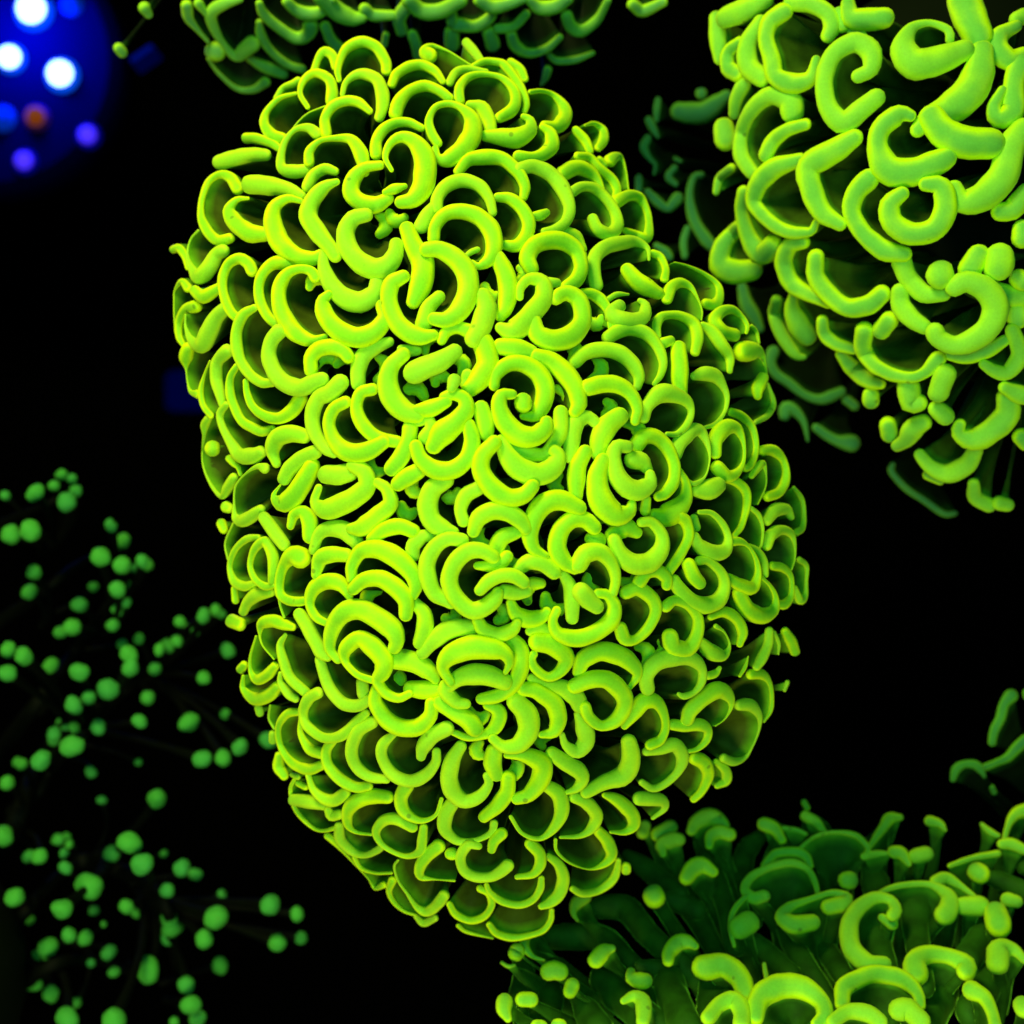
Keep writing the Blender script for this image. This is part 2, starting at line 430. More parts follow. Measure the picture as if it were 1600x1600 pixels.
TIPS = '''
M -1 491,110,12.0 498,90,12.0 508,81,16.0 520,88,16.0 524,106,12.0
M 0 481,168,8.0 469,146,9.0 476,124,12.0 494,114,14.0 514,124,16.0 519,142,19.0 518,160,18.0
M -1 432,154,10.0 442,138,10.0 458,131,12.0 466,126,12.0
M 0 462,146,6.0 436,154,8.0 416,176,12.0 414,196,16.0 426,212,20.0 442,216,16.0
M -1 508,166,3.0 480,178,3.0 460,198,3.0 448,218,4.0
M 0 496,210,20.0 482,200,15.0 462,202,8.0 446,220,10.0 439,246,13.0 442,264,18.0 460,268,22.0 478,266,18.0
M -1 384,216,16.0 400,216,16.0 424,224,14.0 436,232,12.0
M 1 342,254,22.0 364,248,26.0 392,242,22.0 416,242,18.0
M 0 372,296,20.0 360,278,18.0 343,273,12.0 326,284,11.0 316,310,10.0 314,334,12.0 318,350,15.0 328,366,17.0 342,376,18.0 360,372,16.0
M 1 390,288,28.0 420,290,28.0 452,296,20.0 472,306,14.0
M 0 388,310,4.0 370,312,10.0 358,330,20.0 370,350,26.0 390,364,28.0 414,366,22.0
M 1 470,314,8.0 450,310,12.0 432,320,18.0 426,338,24.0 430,362,28.0 442,384,28.0 464,400,24.0 490,404,20.0 506,396,16.0
M 2 526,284,8.0 508,292,18.0 488,314,24.0 482,338,26.0 494,360,26.0 512,382,22.0 524,400,20.0
M 1 524,268,12.0 508,264,16.0 490,274,18.0 480,292,16.0
M 0 483,254,16.0 484,236,14.0 500,220,8.0 526,216,10.0 548,218,16.0 562,236,22.0 568,256,20.0 570,270,12.0
M 0 510,210,18.0 508,186,16.0 520,166,16.0 540,158,16.0 560,160,16.0 578,174,10.0
M 0 530,126,8.0 528,106,12.0 540,78,15.0 564,66,18.0 588,74,18.0 602,96,18.0 604,112,16.0
M 1 535,148,8.0 540,130,10.0 554,118,14.0 572,116,18.0 590,126,19.0 598,150,22.0 596,174,18.0 592,184,14.0
M 0 612,132,14.0 620,116,16.0 640,104,17.0 660,102,17.0 680,112,15.0 692,128,10.0
M 1 618,178,22.0 624,160,22.0 640,142,18.0 664,134,17.0 686,142,16.0 702,154,16.0
M 0 588,242,18.0 588,222,17.0 600,202,16.0 620,192,15.0 640,192,14.0 658,200,12.0
M 2 612,266,6.0 602,246,9.0 610,224,12.0 628,214,16.0 648,222,22.0 662,244,30.0 664,270,32.0 658,296,30.0 644,312,24.0 626,316,16.0
M 0 594,258,12.0 570,262,16.0 552,280,22.0 550,302,24.0 566,318,24.0 588,320,23.0 606,310,16.0
M 1 602,300,8.0 616,295,15.0 632,291,8.0
M 1 684,224,14.0 674,208,15.0 670,188,12.0 680,168,10.0 700,162,10.0 720,168,12.0 738,188,24.0 736,214,30.0 718,238,28.0 696,250,22.0 684,246,12.0 680,232,10.0
M 0 734,164,12.0 752,168,22.0 764,188,22.0 766,202,18.0
M 1 718,158,17.0 718,138,16.0 730,122,14.0 752,116,10.0 780,120,10.0 800,136,15.0 806,154,18.0 800,172,20.0 780,184,16.0
M 0 702,130,12.0 712,114,14.0 730,108,12.0 760,112,8.0
M 0 740,104,10.0 758,96,12.0 780,98,12.0 790,104,14.0 812,134,14.0 822,160,12.0 820,174,10.0
M 0 672,88,26.0 664,80,18.0 676,72,8.0 700,80,3.6 720,92,3.0 736,102,3.0
M -1 728,66,14.0 740,80,16.0 752,96,12.0
T 0 706,50,22.0 706,70,22.0
T 0 764,50,20.0 770,70,22.0
T 0 800,52,14.0 802,68,16.0 814,82,12.0
T 0 644,54,16.0 650,70,16.0 652,88,12.0
T 0 508,40,16.0 516,60,16.0 530,76,18.0
T -1 603,54,10.0 600,70,10.0
M 0 758,212,16.0 780,214,24.0 806,216,30.0 828,204,22.0 828,188,14.0 818,182,8.0
M 0 716,268,14.0 732,250,18.0 756,246,22.0 784,248,20.0 808,268,18.0 820,290,16.0 818,308,12.0
M 1 682,326,18.0 684,308,17.0 698,290,18.0 722,282,19.0 748,290,18.0 764,310,15.0 770,332,12.0
M 0 778,308,12.0 796,310,16.0 816,326,18.0 826,350,19.0 820,372,18.0 806,384,18.0 786,382,12.0
M 1 810,244,18.0 830,246,16.0 848,242,20.0 862,228,23.0 860,208,18.0 848,198,10.0
M 0 828,144,8.0 846,142,7.0 864,148,9.0 880,166,18.0 882,184,24.0 870,198,22.0 850,196,14.0
M -1 798,98,14.0 812,108,16.0 820,124,12.0
T -1 856,108,12.0 852,122,10.0 846,132,4.0
M 0 900,204,14.0 914,220,17.0 922,236,12.0
M -1 914,196,4.0 928,193,7.0 942,204,14.0 942,220,16.0 934,232,12.0
M -1 952,252,20.0 960,246,18.0 970,246,8.0 978,266,2.4 982,296,2.4
M -1 936,250,12.0 944,258,12.0
M 0 902,244,14.0 920,246,14.0 936,262,14.0 956,280,15.0 964,296,15.0 962,308,12.0
M -1 878,272,24.0 900,262,24.0 920,268,22.0 934,282,14.0 942,298,6.0
M 1 812,264,18.0 834,260,20.0 860,272,22.0 880,296,22.0 890,324,18.0 884,346,17.0 868,358,14.0 850,362,10.0
M 0 834,338,12.0 844,337,16.0 854,332,10.0
M 1 894,300,16.0 908,292,15.0 928,294,17.0 948,312,17.0 962,334,17.0 964,354,20.0 952,366,20.0 934,358,20.0 926,342,16.0
M 1 962,316,22.0 980,306,18.0 998,308,16.0 1010,328,12.0 1014,350,12.0 1010,372,18.0 990,366,14.0 976,360,10.0
B 0 1012,300,12.0 1028,316,16.0 1042,326,12.0 1048,322,16.0 1058,310,22.0
B 0 1028,156,10.0 1026,172,12.0 1026,188,6.0
B -1 1014,188,14.0 1022,204,12.0 1028,214,4.0
B 0 1012,216,12.0 1006,230,14.0 1014,246,8.0 1024,258,6.0 1022,272,4.0
B 0 1054,262,10.0 1044,276,12.0 1056,288,8.0
B 1 1062,174,30.0 1074,176,34.0 1100,175,34.0 1122,160,30.0 1134,150,16.0
B 0 998,278,12.0 998,296,12.0
M 0 350,392,20.0 338,398,22.0 326,420,26.0 310,432,24.0 298,416,10.0 293,396,4.0 298,374,3.0 310,360,4.0
M -1 270,390,12.0 280,388,14.0 290,402,12.0 294,418,10.0
M 0 294,450,16.0 284,440,10.0 273,454,3.0 272,470,2.4 272,490,2.4 274,520,3.0
M 0 304,454,16.0 318,464,22.0 336,454,18.0 346,446,12.0
M 1 354,480,20.0 338,496,24.0 326,520,28.0 314,540,26.0 298,530,12.0 290,510,4.0 290,492,3.0
M 0 308,478,20.0 290,484,16.0 280,502,12.0 280,526,12.0 286,538,8.0
M 0 294,544,20.0 290,560,22.0 291,576,4.0 293,596,2.4 298,612,6.0 310,616,16.0
M 0 394,424,18.0 388,412,18.0 374,404,17.0 356,414,15.0 348,436,15.0 350,462,15.0 360,486,15.0 372,498,14.0
M 0 450,410,22.0 426,412,18.0 410,428,15.0 404,450,15.0 408,474,15.0 418,494,15.0 430,506,14.0
M 1 493,434,16.0 486,424,14.0 468,420,12.0 448,428,16.0 436,450,20.0 438,480,22.0 450,506,24.0 470,526,22.0 490,532,14.0 508,526,8.0
M 0 356,548,22.0 340,564,18.0 338,590,20.0 344,616,16.0 348,632,12.0
M 1 398,481,10.0 380,492,16.0 370,516,16.0 370,542,18.0 378,568,16.0 394,588,15.0 410,598,15.0 426,598,12.0
M 2 436,518,20.0 424,534,20.0 420,556,20.0 428,580,22.0 444,598,24.0 468,606,24.0 490,598,22.0 504,592,18.0
M 1 486,578,18.0 486,560,18.0 498,546,20.0 518,542,20.0 536,548,20.0 544,558,16.0
M 0 328,564,3.0 320,584,4.0 314,610,10.0 318,634,10.0 330,650,10.0
M 0 370,572,10.0 360,590,12.0 360,616,14.0 368,640,14.0 378,658,14.0 394,668,15.0 410,674,15.0 426,670,12.0
M 0 384,596,8.0 386,614,10.0 394,634,12.0 410,648,14.0 434,654,16.0 456,642,20.0 470,622,20.0
M 1 532,598,22.0 516,614,22.0 498,622,20.0 488,646,20.0 492,676,18.0 508,700,16.0 522,708,12.0
M 0 506,396,12.0 506,416,16.0 516,442,22.0 536,464,26.0 562,472,28.0 586,458,24.0 590,438,18.0
M 1 514,460,10.0 504,472,18.0 510,496,24.0 530,516,26.0 558,528,26.0 586,518,24.0 602,496,20.0 598,478,18.0
M 1 572,336,18.0 552,342,22.0 540,362,24.0 544,388,26.0 560,408,26.0 584,420,28.0 606,414,26.0 618,396,22.0 619,382,18.0
M 0 636,358,20.0 646,384,24.0 660,408,30.0 660,436,30.0 652,458,26.0 646,472,16.0
M 0 680,324,18.0 666,338,18.0 658,354,20.0
M 1 678,374,16.0 680,354,16.0 694,336,18.0 720,330,20.0 746,338,22.0 766,358,24.0 772,382,22.0 766,404,18.0 748,416,10.0 738,410,6.0
M 0 728,400,6.0 736,394,8.0 746,390,8.0
M 2 666,390,18.0 688,390,22.0 714,406,26.0 730,432,28.0 730,462,28.0 716,488,26.0 696,500,20.0 678,498,16.0
M 1 630,432,16.0 612,444,22.0 608,472,22.0 618,500,24.0 638,520,24.0 660,526,22.0 676,524,14.0
M 0 686,464,16.0 670,480,20.0 662,506,22.0
M 0 778,404,20.0 790,428,24.0 794,456,24.0 790,480,22.0 782,494,14.0
M 1 754,464,22.0 760,480,28.0 752,508,28.0 740,530,22.0
M 0 690,532,12.0 698,518,16.0 716,512,16.0 740,522,22.0 756,540,28.0 762,568,28.0 748,594,28.0 734,608,20.0
M -1 730,586,16.0 728,600,16.0
M 0 648,582,30.0 670,572,28.0 692,562,26.0 710,550,20.0
M 1 630,554,18.0 612,572,22.0 606,598,26.0 614,624,28.0 632,642,28.0 652,648,20.0
M 1 652,642,16.0 674,638,22.0 696,628,16.0
M -1 608,534,12.0 586,542,20.0 568,556,22.0 560,578,20.0 560,600,18.0
M -1 628,546,12.0 640,548,16.0 652,548,12.0
M 1 694,620,12.0 708,616,16.0 724,622,18.0 728,638,22.0 714,658,26.0 690,678,32.0 678,696,20.0
M 2 710,594,18.0 706,606,12.0
M 0 772,602,14.0 774,586,18.0 792,570,20.0 816,568,22.0 840,582,24.0 852,606,24.0 848,632,22.0 836,650,16.0 818,650,10.0
M 1 817,626,22.0 817,632,22.0
M 2 800,616,12.0 784,618,18.0 780,636,22.0 790,660,26.0 812,680,28.0 836,682,26.0 852,668,22.0 854,660,16.0
M 1 838,556,18.0 860,564,24.0 886,586,26.0 900,610,24.0 904,632,22.0 898,644,14.0
M 0 752,638,20.0 758,658,24.0 760,678,18.0
M 0 654,660,10.0 668,656,14.0 674,668,16.0 664,684,18.0
M 1 650,698,18.0 658,718,20.0 680,734,24.0 706,734,24.0 730,716,22.0 738,690,22.0 732,664,16.0
M 0 641,668,20.0 638,690,20.0 626,716,22.0 612,732,20.0
M 0 654,736,20.0 636,746,24.0 622,756,18.0
M 2 772,692,20.0 754,712,22.0 752,736,24.0 768,762,26.0 794,778,24.0 818,774,22.0 832,760,18.0
M 1 784,688,14.0 792,710,24.0 812,732,30.0 840,742,30.0 864,730,26.0 872,712,22.0 866,704,14.0
M 0 800,700,18.0 824,708,20.0 850,710,16.0 868,690,20.0 876,670,20.0 876,644,18.0
M 0 696,750,22.0 676,764,24.0 668,788,26.0 674,812,26.0 692,826,24.0 708,832,14.0
M 0 724,814,16.0 720,796,16.0 728,774,20.0 748,762,18.0
M 1 740,830,16.0 748,810,22.0 770,798,24.0 794,800,24.0 814,814,22.0 822,826,16.0
M 1 904,794,20.0 880,782,26.0 856,784,28.0 836,804,26.0 828,832,22.0 834,856,18.0 852,868,8.0
M 1 914,706,18.0 902,730,22.0 900,756,24.0 900,774,16.0
M 1 830,420,20.0 824,404,24.0 834,384,24.0 856,376,24.0 882,378,24.0 902,394,22.0 908,418,20.0 900,438,20.0 884,448,16.0
M -1 882,364,20.0 898,372,24.0 910,388,12.0
M 1 932,446,20.0 928,426,20.0 930,402,22.0 946,386,22.0 970,380,22.0 994,378,16.0 1012,388,8.0 1014,406,4.0
M 0 980,422,20.0 994,438,26.0 1012,450,26.0 1028,458,18.0
M 0 1020,396,12.0 1032,402,12.0 1040,420,12.0 1038,436,14.0
B 0 1026,384,10.0 1040,394,16.0 1046,402,12.0
M 1 812,464,10.0 813,450,12.0 826,436,14.0 846,440,20.0 850,462,24.0 836,484,26.0 816,506,28.0 798,518,26.0 782,512,12.0
M 2 868,466,18.0 882,458,20.0 900,464,22.0 910,484,22.0 908,506,24.0 890,526,28.0 862,532,28.0 840,522,24.0 834,504,20.0
M 0 858,442,16.0 870,442,12.0
M 0 782,542,20.0 804,544,26.0 828,552,22.0
M 0 910,458,12.0 926,460,16.0 942,472,16.0 952,492,10.0 954,512,8.0
M 1 968,478,18.0 956,488,22.0 966,500,26.0 988,502,24.0 1006,494,20.0 1008,476,14.0 1000,470,6.0
M 0 950,468,8.0 964,460,8.0 982,460,3.0
M 0 950,528,18.0 964,518,20.0 986,514,19.0 1010,522,18.0 1028,542,16.0 1036,566,12.0 1032,586,10.0 1022,600,6.0
M 1 898,566,16.0 914,552,18.0 940,546,20.0 968,552,20.0 988,568,19.0 998,588,16.0 996,604,10.0
M 2 918,606,22.0 940,600,22.0 966,602,22.0 986,616,18.0 996,638,15.0 992,658,12.0
M 1 1042,468,18.0 1048,450,18.0 1062,442,16.0 1078,448,10.0 1090,466,4.0 1097,486,2.4 1096,500,2.4
M 0 1054,410,2.4 1076,416,4.0 1104,430,7.0 1122,446,10.0 1124,464,14.0 1116,476,18.0 1102,474,16.0
M 0 1028,526,10.0 1026,510,14.0 1032,496,14.0 1046,492,12.0 1064,494,14.0 1084,506,18.0 1090,528,18.0 1086,550,14.0
M 1 1036,536,16.0 1048,532,14.0
M 1 1060,544,22.0 1062,570,24.0 1062,596,24.0 1064,612,18.0
M 1 1006,654,14.0 1012,634,18.0 1030,616,24.0 1052,616,22.0 1072,626,16.0 1080,642,10.0 1074,662,10.0 1058,678,8.0 1042,678,6.0
M 1 1148,524,20.0 1128,518,22.0 1116,502,22.0 1126,488,18.0 1144,484,14.0 1160,496,8.0 1168,510,8.0 1166,520,5.0
B 0 1160,450,16.0 1166,474,24.0 1180,498,22.0 1188,514,12.0
M -1 1174,509,5.0 1182,518,6.0 1186,536,4.0
M 1 1158,550,30.0 1170,548,34.0 1184,550,20.0 1192,560,8.0 1197,578,3.0 1199,592,2.4
M 0 1192,590,18.0 1184,608,22.0 1184,618,12.0
M 0 1200,600,4.0 1206,618,8.0 1208,634,10.0 1198,650,10.0 1180,660,8.0
M 0 1098,508,10.0 1112,518,20.0 1128,540,20.0 1140,558,16.0 1140,580,8.0
M 0 1084,588,12.0 1100,584,22.0 1118,588,20.0 1130,604,12.0 1136,622,8.0 1132,644,6.0 1118,662,7.0 1102,668,6.0
M 0 1142,644,14.0 1158,650,14.0 1174,666,12.0 1181,690,10.0 1180,710,10.0 1172,728,12.0 1164,732,12.0
B 1 1226,648,20.0 1228,636,20.0 1242,642,18.0 1256,660,10.0 1262,688,4.0
B 0 1208,550,22.0 1204,566,18.0 1212,584,16.0 1232,598,16.0 1256,616,14.0 1280,624,16.0 1300,618,20.0 1314,612,16.0
U -1 1214,468,16.0 1210,490,18.0 1218,516,18.0 1232,540,18.0 1246,556,14.0 1256,558,6.0
U -1 1240,460,12.0 1238,482,22.0 1248,506,34.0 1260,524,28.0
M 1 540,628,16.0 522,638,16.0 514,662,16.0 522,688,20.0 542,706,24.0 570,706,24.0 600,690,18.0
M 0 582,608,16.0 564,614,16.0 557,636,16.0 566,662,18.0 590,684,18.0 620,690,16.0
M 0 354,632,10.0 344,646,12.0 348,668,12.0 362,694,16.0 376,712,22.0 396,712,26.0 408,706,18.0
M 0 326,653,12.0 320,664,14.0 319,680,6.0 316,706,2.4 318,730,3.0 330,758,5.0 346,776,8.0 356,762,16.0 366,746,16.0
M 1 332,699,24.0 332,702,24.0
M -1 358,716,12.0 366,724,12.0 372,730,8.0 376,742,6.0
M 1 414,732,18.0 402,729,8.0 384,740,3.0 368,760,3.0 366,790,4.0 368,808,12.0 378,814,20.0 394,806,20.0 408,796,16.0
M -1 354,792,20.0 358,794,16.0
M -1 346,818,18.0 350,828,12.0
M 0 364,818,3.0 352,848,3.0 356,874,3.0
M 0 404,840,10.0 386,842,12.0 368,858,10.0 359,884,9.0 366,908,14.0 382,916,16.0 398,912,12.0
M 1 428,914,10.0 414,916,12.0 398,904,10.0 391,882,9.0 398,858,12.0 414,846,16.0 426,866,18.0 428,890,18.0 426,908,14.0
M 1 412,808,16.0 428,830,20.0 444,852,18.0
M 0 432,724,12.0 426,704,20.0 434,684,26.0 456,678,24.0 476,682,20.0
M 1 444,748,18.0 454,732,22.0 476,714,22.0 494,706,18.0
M 1 488,728,22.0 476,750,26.0 460,774,28.0 444,786,26.0 432,782,16.0 428,772,6.0 438,758,2.4
M 0 510,742,24.0 530,742,26.0 546,738,22.0
M 1 552,728,18.0 570,738,22.0 574,758,24.0 556,776,28.0 530,790,28.0 506,796,26.0 492,782,12.0 498,762,10.0
M 1 454,822,10.0 460,804,16.0 474,800,18.0 484,816,22.0 484,838,20.0
M 0 490,860,12.0 498,836,16.0 514,826,20.0 536,828,24.0 554,842,22.0 560,856,12.0
M 1 494,898,12.0 500,874,22.0 520,866,22.0 542,868,18.0
M 1 472,872,30.0 458,868,28.0 444,882,16.0 437,904,14.0 438,928,14.0 450,938,14.0 466,940,14.0 480,938,12.0
M 0 590,754,12.0 604,764,16.0 610,786,20.0 590,806,24.0 566,824,24.0 548,826,12.0
M 1 550,904,14.0 550,884,16.0 564,862,20.0 590,858,24.0 620,872,26.0 644,896,22.0 650,916,18.0 646,930,12.0
M 2 552,920,16.0 570,906,20.0 594,904,22.0 618,918,24.0 634,938,22.0 634,960,18.0
M 0 582,842,16.0 600,828,20.0 624,822,20.0 646,830,18.0
M -1 646,868,16.0 646,852,20.0 660,838,18.0 676,838,12.0
M 1 722,844,18.0 700,842,18.0 680,854,20.0 668,878,22.0 670,906,22.0 680,928,20.0 704,942,16.0
M 2 770,870,18.0 752,860,20.0 730,862,22.0 710,880,22.0 702,906,22.0 712,934,22.0 736,954,22.0 760,948,22.0 774,934,20.0 778,926,14.0
M 1 746,884,10.0 764,884,16.0 782,880,18.0 792,870,16.0
M 3 750,922,14.0 764,908,18.0 784,899,18.0 804,900,20.0 818,910,16.0
M 1 788,924,18.0 804,926,20.0 822,924,16.0
M 0 774,860,20.0 784,840,22.0 806,832,16.0
M 1 810,890,16.0 826,878,20.0 848,880,22.0 866,894,18.0
M 0 798,942,12.0 806,958,20.0 826,968,24.0 848,962,18.0 854,956,12.0
M 1 746,968,14.0 756,984,20.0 778,992,20.0 800,984,18.0 808,974,12.0
M 0 648,942,14.0 662,958,20.0 664,982,22.0 656,1004,18.0
M 0 660,1020,16.0 680,998,22.0 708,982,24.0 740,980,18.0
M 2 704,1066,12.0 692,1044,16.0 704,1024,26.0 732,1012,30.0 762,1012,30.0 788,1020,20.0 796,1036,12.0 790,1050,6.0
M 0 796,996,18.0 812,1014,22.0 814,1040,22.0 804,1066,20.0 780,1086,18.0 752,1092,14.0
M 0 618,1030,26.0 646,1034,26.0 672,1050,22.0 680,1060,12.0
M 0 828,986,12.0 846,982,16.0 866,988,12.0
M 0 930,660,14.0 920,652,16.0 904,656,22.0 894,674,24.0 892,696,22.0 890,716,12.0
M 1 968,650,22.0 950,664,28.0 938,686,26.0 934,708,18.0
M 2 942,720,20.0 934,740,24.0 934,768,30.0 946,792,32.0 966,806,28.0 984,798,18.0 987,788,10.0
M 3 980,698,16.0 964,698,18.0 958,716,20.0 964,742,24.0 980,762,26.0 1000,766,26.0 1016,754,20.0 1016,742,12.0
M 2 988,718,22.0 1002,722,24.0 1012,734,12.0
M 1 994,696,20.0 1006,682,22.0 1026,684,20.0 1044,702,18.0 1054,728,16.0 1052,752,16.0 1040,770,16.0 1028,776,12.0
M 0 1062,736,8.0 1072,756,12.0 1070,780,20.0 1054,798,30.0 1036,808,28.0 1022,804,14.0
M 1 1010,780,12.0 1008,798,14.0
M 1 1056,712,16.0 1062,692,22.0 1076,676,22.0 1092,672,16.0 1104,690,10.0 1109,716,3.0 1102,744,3.0 1084,756,8.0 1074,750,4.0
M 1 928,824,20.0 914,812,20.0 894,812,22.0 876,828,24.0 870,854,24.0 880,876,24.0 898,888,14.0
M 2 904,882,22.0 914,866,24.0 936,862,22.0 954,878,18.0 962,904,14.0 958,926,12.0
M 0 924,842,16.0 934,844,24.0
M 0 956,836,18.0 976,824,28.0 994,832,14.0
M 2 1002,816,12.0 1018,816,14.0 1034,836,16.0 1032,860,22.0 1012,880,26.0 988,880,26.0 968,864,22.0 960,844,18.0
M 1 1060,806,16.0 1072,816,16.0 1076,838,14.0 1064,864,14.0 1044,894,14.0
M 1 998,910,18.0 1010,894,18.0 1028,892,18.0 1042,904,16.0 1042,914,14.0
M 1 1118,708,18.0 1118,686,24.0 1134,668,24.0 1152,670,16.0 1162,694,6.0 1162,720,6.0 1152,738,12.0 1136,744,20.0 1120,730,20.0
M 0 1088,766,16.0 1106,766,30.0 1122,758,22.0
M 1 1092,800,6.0 1112,802,8.0 1130,820,10.0 1138,842,12.0 1132,860,20.0 1112,864,24.0 1092,852,20.0 1086,838,12.0
M -1 1084,810,12.0 1088,824,12.0
M 1 1092,876,14.0 1106,876,12.0 1126,894,14.0 1132,916,18.0 1122,938,22.0 1100,946,24.0 1076,936,22.0 1060,918,20.0 1054,906,14.0
M 2 1076,882,18.0 1084,900,20.0 1094,912,16.0
M 0 1190,704,16.0 1208,704,18.0 1224,720,12.0 1228,746,14.0 1218,768,16.0 1198,776,16.0
M 0 1174,744,10.0 1184,730,14.0 1192,724,10.0 1197,740,3.0 1196,762,2.4 1184,788,2.4
M 0 1130,748,10.0 1152,754,14.0 1166,770,14.0 1166,794,12.0 1158,822,10.0 1148,836,8.0
M 0 1174,794,8.0 1186,806,8.0 1192,826,5.0 1190,850,4.0 1186,858,3.0
M -1 1240,762,6.0 1252,778,8.0 1256,798,7.0 1254,824,10.0 1244,832,12.0
M 0 1198,814,16.0 1210,798,22.0 1228,796,18.0 1236,808,10.0
M 1 1198,852,18.0 1204,836,20.0 1220,828,16.0 1236,834,12.0 1242,852,5.0 1242,874,2.4 1237,890,2.4
M 0 1170,854,10.0 1184,862,12.0 1194,878,12.0 1196,898,10.0
M 1 1144,846,14.0 1156,846,12.0 1170,854,5.0 1182,876,8.0 1184,898,12.0 1176,918,20.0 1156,914,20.0 1138,902,12.0
M 0 1206,884,14.0 1224,888,14.0 1236,902,8.0 1236,930,10.0 1226,944,16.0 1216,944,12.0
M -1 1248,874,10.0 1260,884,8.0 1260,906,5.0 1258,930,10.0 1250,938,14.0 1242,918,8.0
M 1 1190,902,5.0 1204,916,6.0 1212,934,10.0 1208,954,18.0 1188,962,26.0 1166,950,26.0 1154,926,20.0
M -1 366,920,10.0 368,938,12.0
M 0 380,956,14.0 388,940,18.0 404,928,22.0 424,924,16.0
M 1 362,970,22.0 376,976,20.0
M 0 436,928,6.0 438,946,4.0 444,964,4.0
M 1 512,974,10.0 494,964,12.0 484,942,14.0 492,918,20.0 514,908,22.0 534,914,20.0 546,932,10.0
M 1 458,980,10.0 444,976,18.0 426,970,20.0 410,974,18.0 406,988,6.0 410,1008,2.4 428,1030,2.4
M 1 400,994,3.0 391,1026,4.0 392,1050,8.0 402,1062,16.0 418,1054,18.0 430,1040,14.0
M 0 380,1056,4.0 380,1076,10.0 398,1092,20.0 420,1086,22.0 434,1072,16.0
M -1 376,1046,16.0 382,1038,12.0
M -1 404,1106,14.0 406,1114,12.0
M 1 468,960,18.0 480,978,20.0 492,1000,20.0 504,1020,22.0 512,1026,12.0
M 0 446,992,6.0 438,1008,12.0 444,1036,16.0 454,1060,16.0 478,1082,16.0
M 0 438,1052,6.0 438,1066,10.0 450,1084,14.0 462,1092,12.0
M 2 528,1030,12.0 516,1014,14.0 518,986,20.0 536,958,26.0 562,952,26.0 590,966,28.0 614,984,26.0 620,1002,20.0 616,1012,16.0
M 3 582,1063,10.0 558,1054,9.0 540,1034,11.0 540,1014,20.0 562,998,22.0 584,1012,26.0 600,1032,26.0 598,1050,22.0 590,1064,16.0 602,1082,14.0 622,1091,12.0 640,1084,10.0
M 1 500,1030,14.0 506,1052,16.0 518,1080,17.0 538,1100,18.0 560,1102,18.0 576,1092,16.0
M 0 566,1066,16.0 568,1084,18.0
M 1 498,1082,16.0 482,1092,18.0 474,1112,15.0 480,1134,15.0 504,1152,14.0 532,1150,16.0 558,1128,16.0 572,1114,12.0
M 0 422,1102,3.0 420,1122,4.0 428,1138,4.0
M 0 466,1112,12.0 448,1116,14.0 435,1136,10.0 438,1164,10.0 454,1190,14.0 480,1202,18.0 502,1196,16.0
M 0 470,1120,6.0 470,1146,10.0 484,1170,16.0 506,1178,18.0
M -1 426,1146,12.0 426,1158,12.0
M -1 436,1180,12.0 436,1198,20.0 444,1212,14.0
M 1 582,1128,18.0 560,1142,20.0 550,1168,18.0 554,1192,18.0 574,1212,16.0 604,1218,12.0
M 2 588,1076,14.0 586,1096,20.0 600,1120,22.0 624,1136,24.0 654,1136,22.0 672,1118,20.0 674,1098,16.0
M 1 728,1100,12.0 712,1096,18.0 696,1078,22.0 710,1064,18.0 732,1054,26.0 760,1054,26.0 788,1066,22.0
M 0 642,1076,20.0 662,1078,24.0 680,1076,20.0
M 1 688,1098,22.0 708,1112,20.0 730,1124,24.0 742,1138,22.0
M 0 708,1144,8.0 730,1152,10.0 756,1148,12.0 772,1138,18.0 780,1120,20.0 776,1108,18.0 762,1102,12.0
M 1 806,1096,24.0 822,1114,28.0 826,1140,28.0 810,1164,22.0 786,1166,16.0 770,1154,12.0
M 1 818,1076,18.0 840,1080,22.0 864,1098,24.0 872,1124,22.0 864,1144,16.0 846,1148,8.0
M 2 698,1138,20.0 678,1148,22.0 662,1166,20.0 658,1182,12.0
M 1 616,1146,10.0 598,1164,16.0 598,1186,16.0 614,1210,18.0 640,1220,18.0 664,1212,18.0 680,1192,14.0 682,1174,12.0
M 1 720,1166,16.0 708,1186,22.0 702,1214,24.0 708,1238,24.0 728,1252,20.0 752,1242,16.0 764,1224,12.0 760,1212,10.0
M 0 772,1174,22.0 770,1192,26.0 776,1210,18.0
M 1 792,1180,8.0 820,1180,20.0 846,1194,28.0 844,1218,26.0 826,1242,20.0 808,1248,16.0
M 1 794,1214,20.0 792,1236,22.0 778,1258,22.0 756,1276,16.0
M 0 636,1226,22.0 626,1246,20.0 632,1268,18.0 656,1282,10.0 680,1274,6.0 690,1248,6.0
M 0 708,1254,20.0 696,1274,22.0 696,1296,20.0 716,1314,12.0 746,1312,8.0 768,1300,10.0 772,1286,12.0
M 1 850,1226,16.0 872,1240,22.0 878,1264,22.0 868,1290,16.0 844,1310,8.0 816,1302,6.0 798,1276,6.0
M 0 880,898,12.0 890,916,18.0 894,942,20.0 894,966,16.0
M 2 908,924,24.0 920,938,24.0 932,948,18.0
M 2 870,954,12.0 864,970,12.0 872,990,18.0 900,998,22.0 928,990,22.0 954,970,22.0 960,948,18.0 950,930,14.0 934,927,12.0
M 1 978,926,18.0 996,920,18.0 1018,934,18.0 1024,956,16.0 1012,982,14.0 992,1000,12.0 976,998,18.0 970,982,18.0
M 1 1040,948,16.0 1054,938,14.0 1076,946,14.0 1090,966,16.0 1088,994,18.0 1074,1014,22.0 1052,1010,24.0 1046,994,22.0
M 1 840,1002,24.0 866,1008,28.0 884,1028,22.0 876,1048,16.0 856,1058,12.0 836,1044,12.0 830,1030,12.0 834,1022,10.0
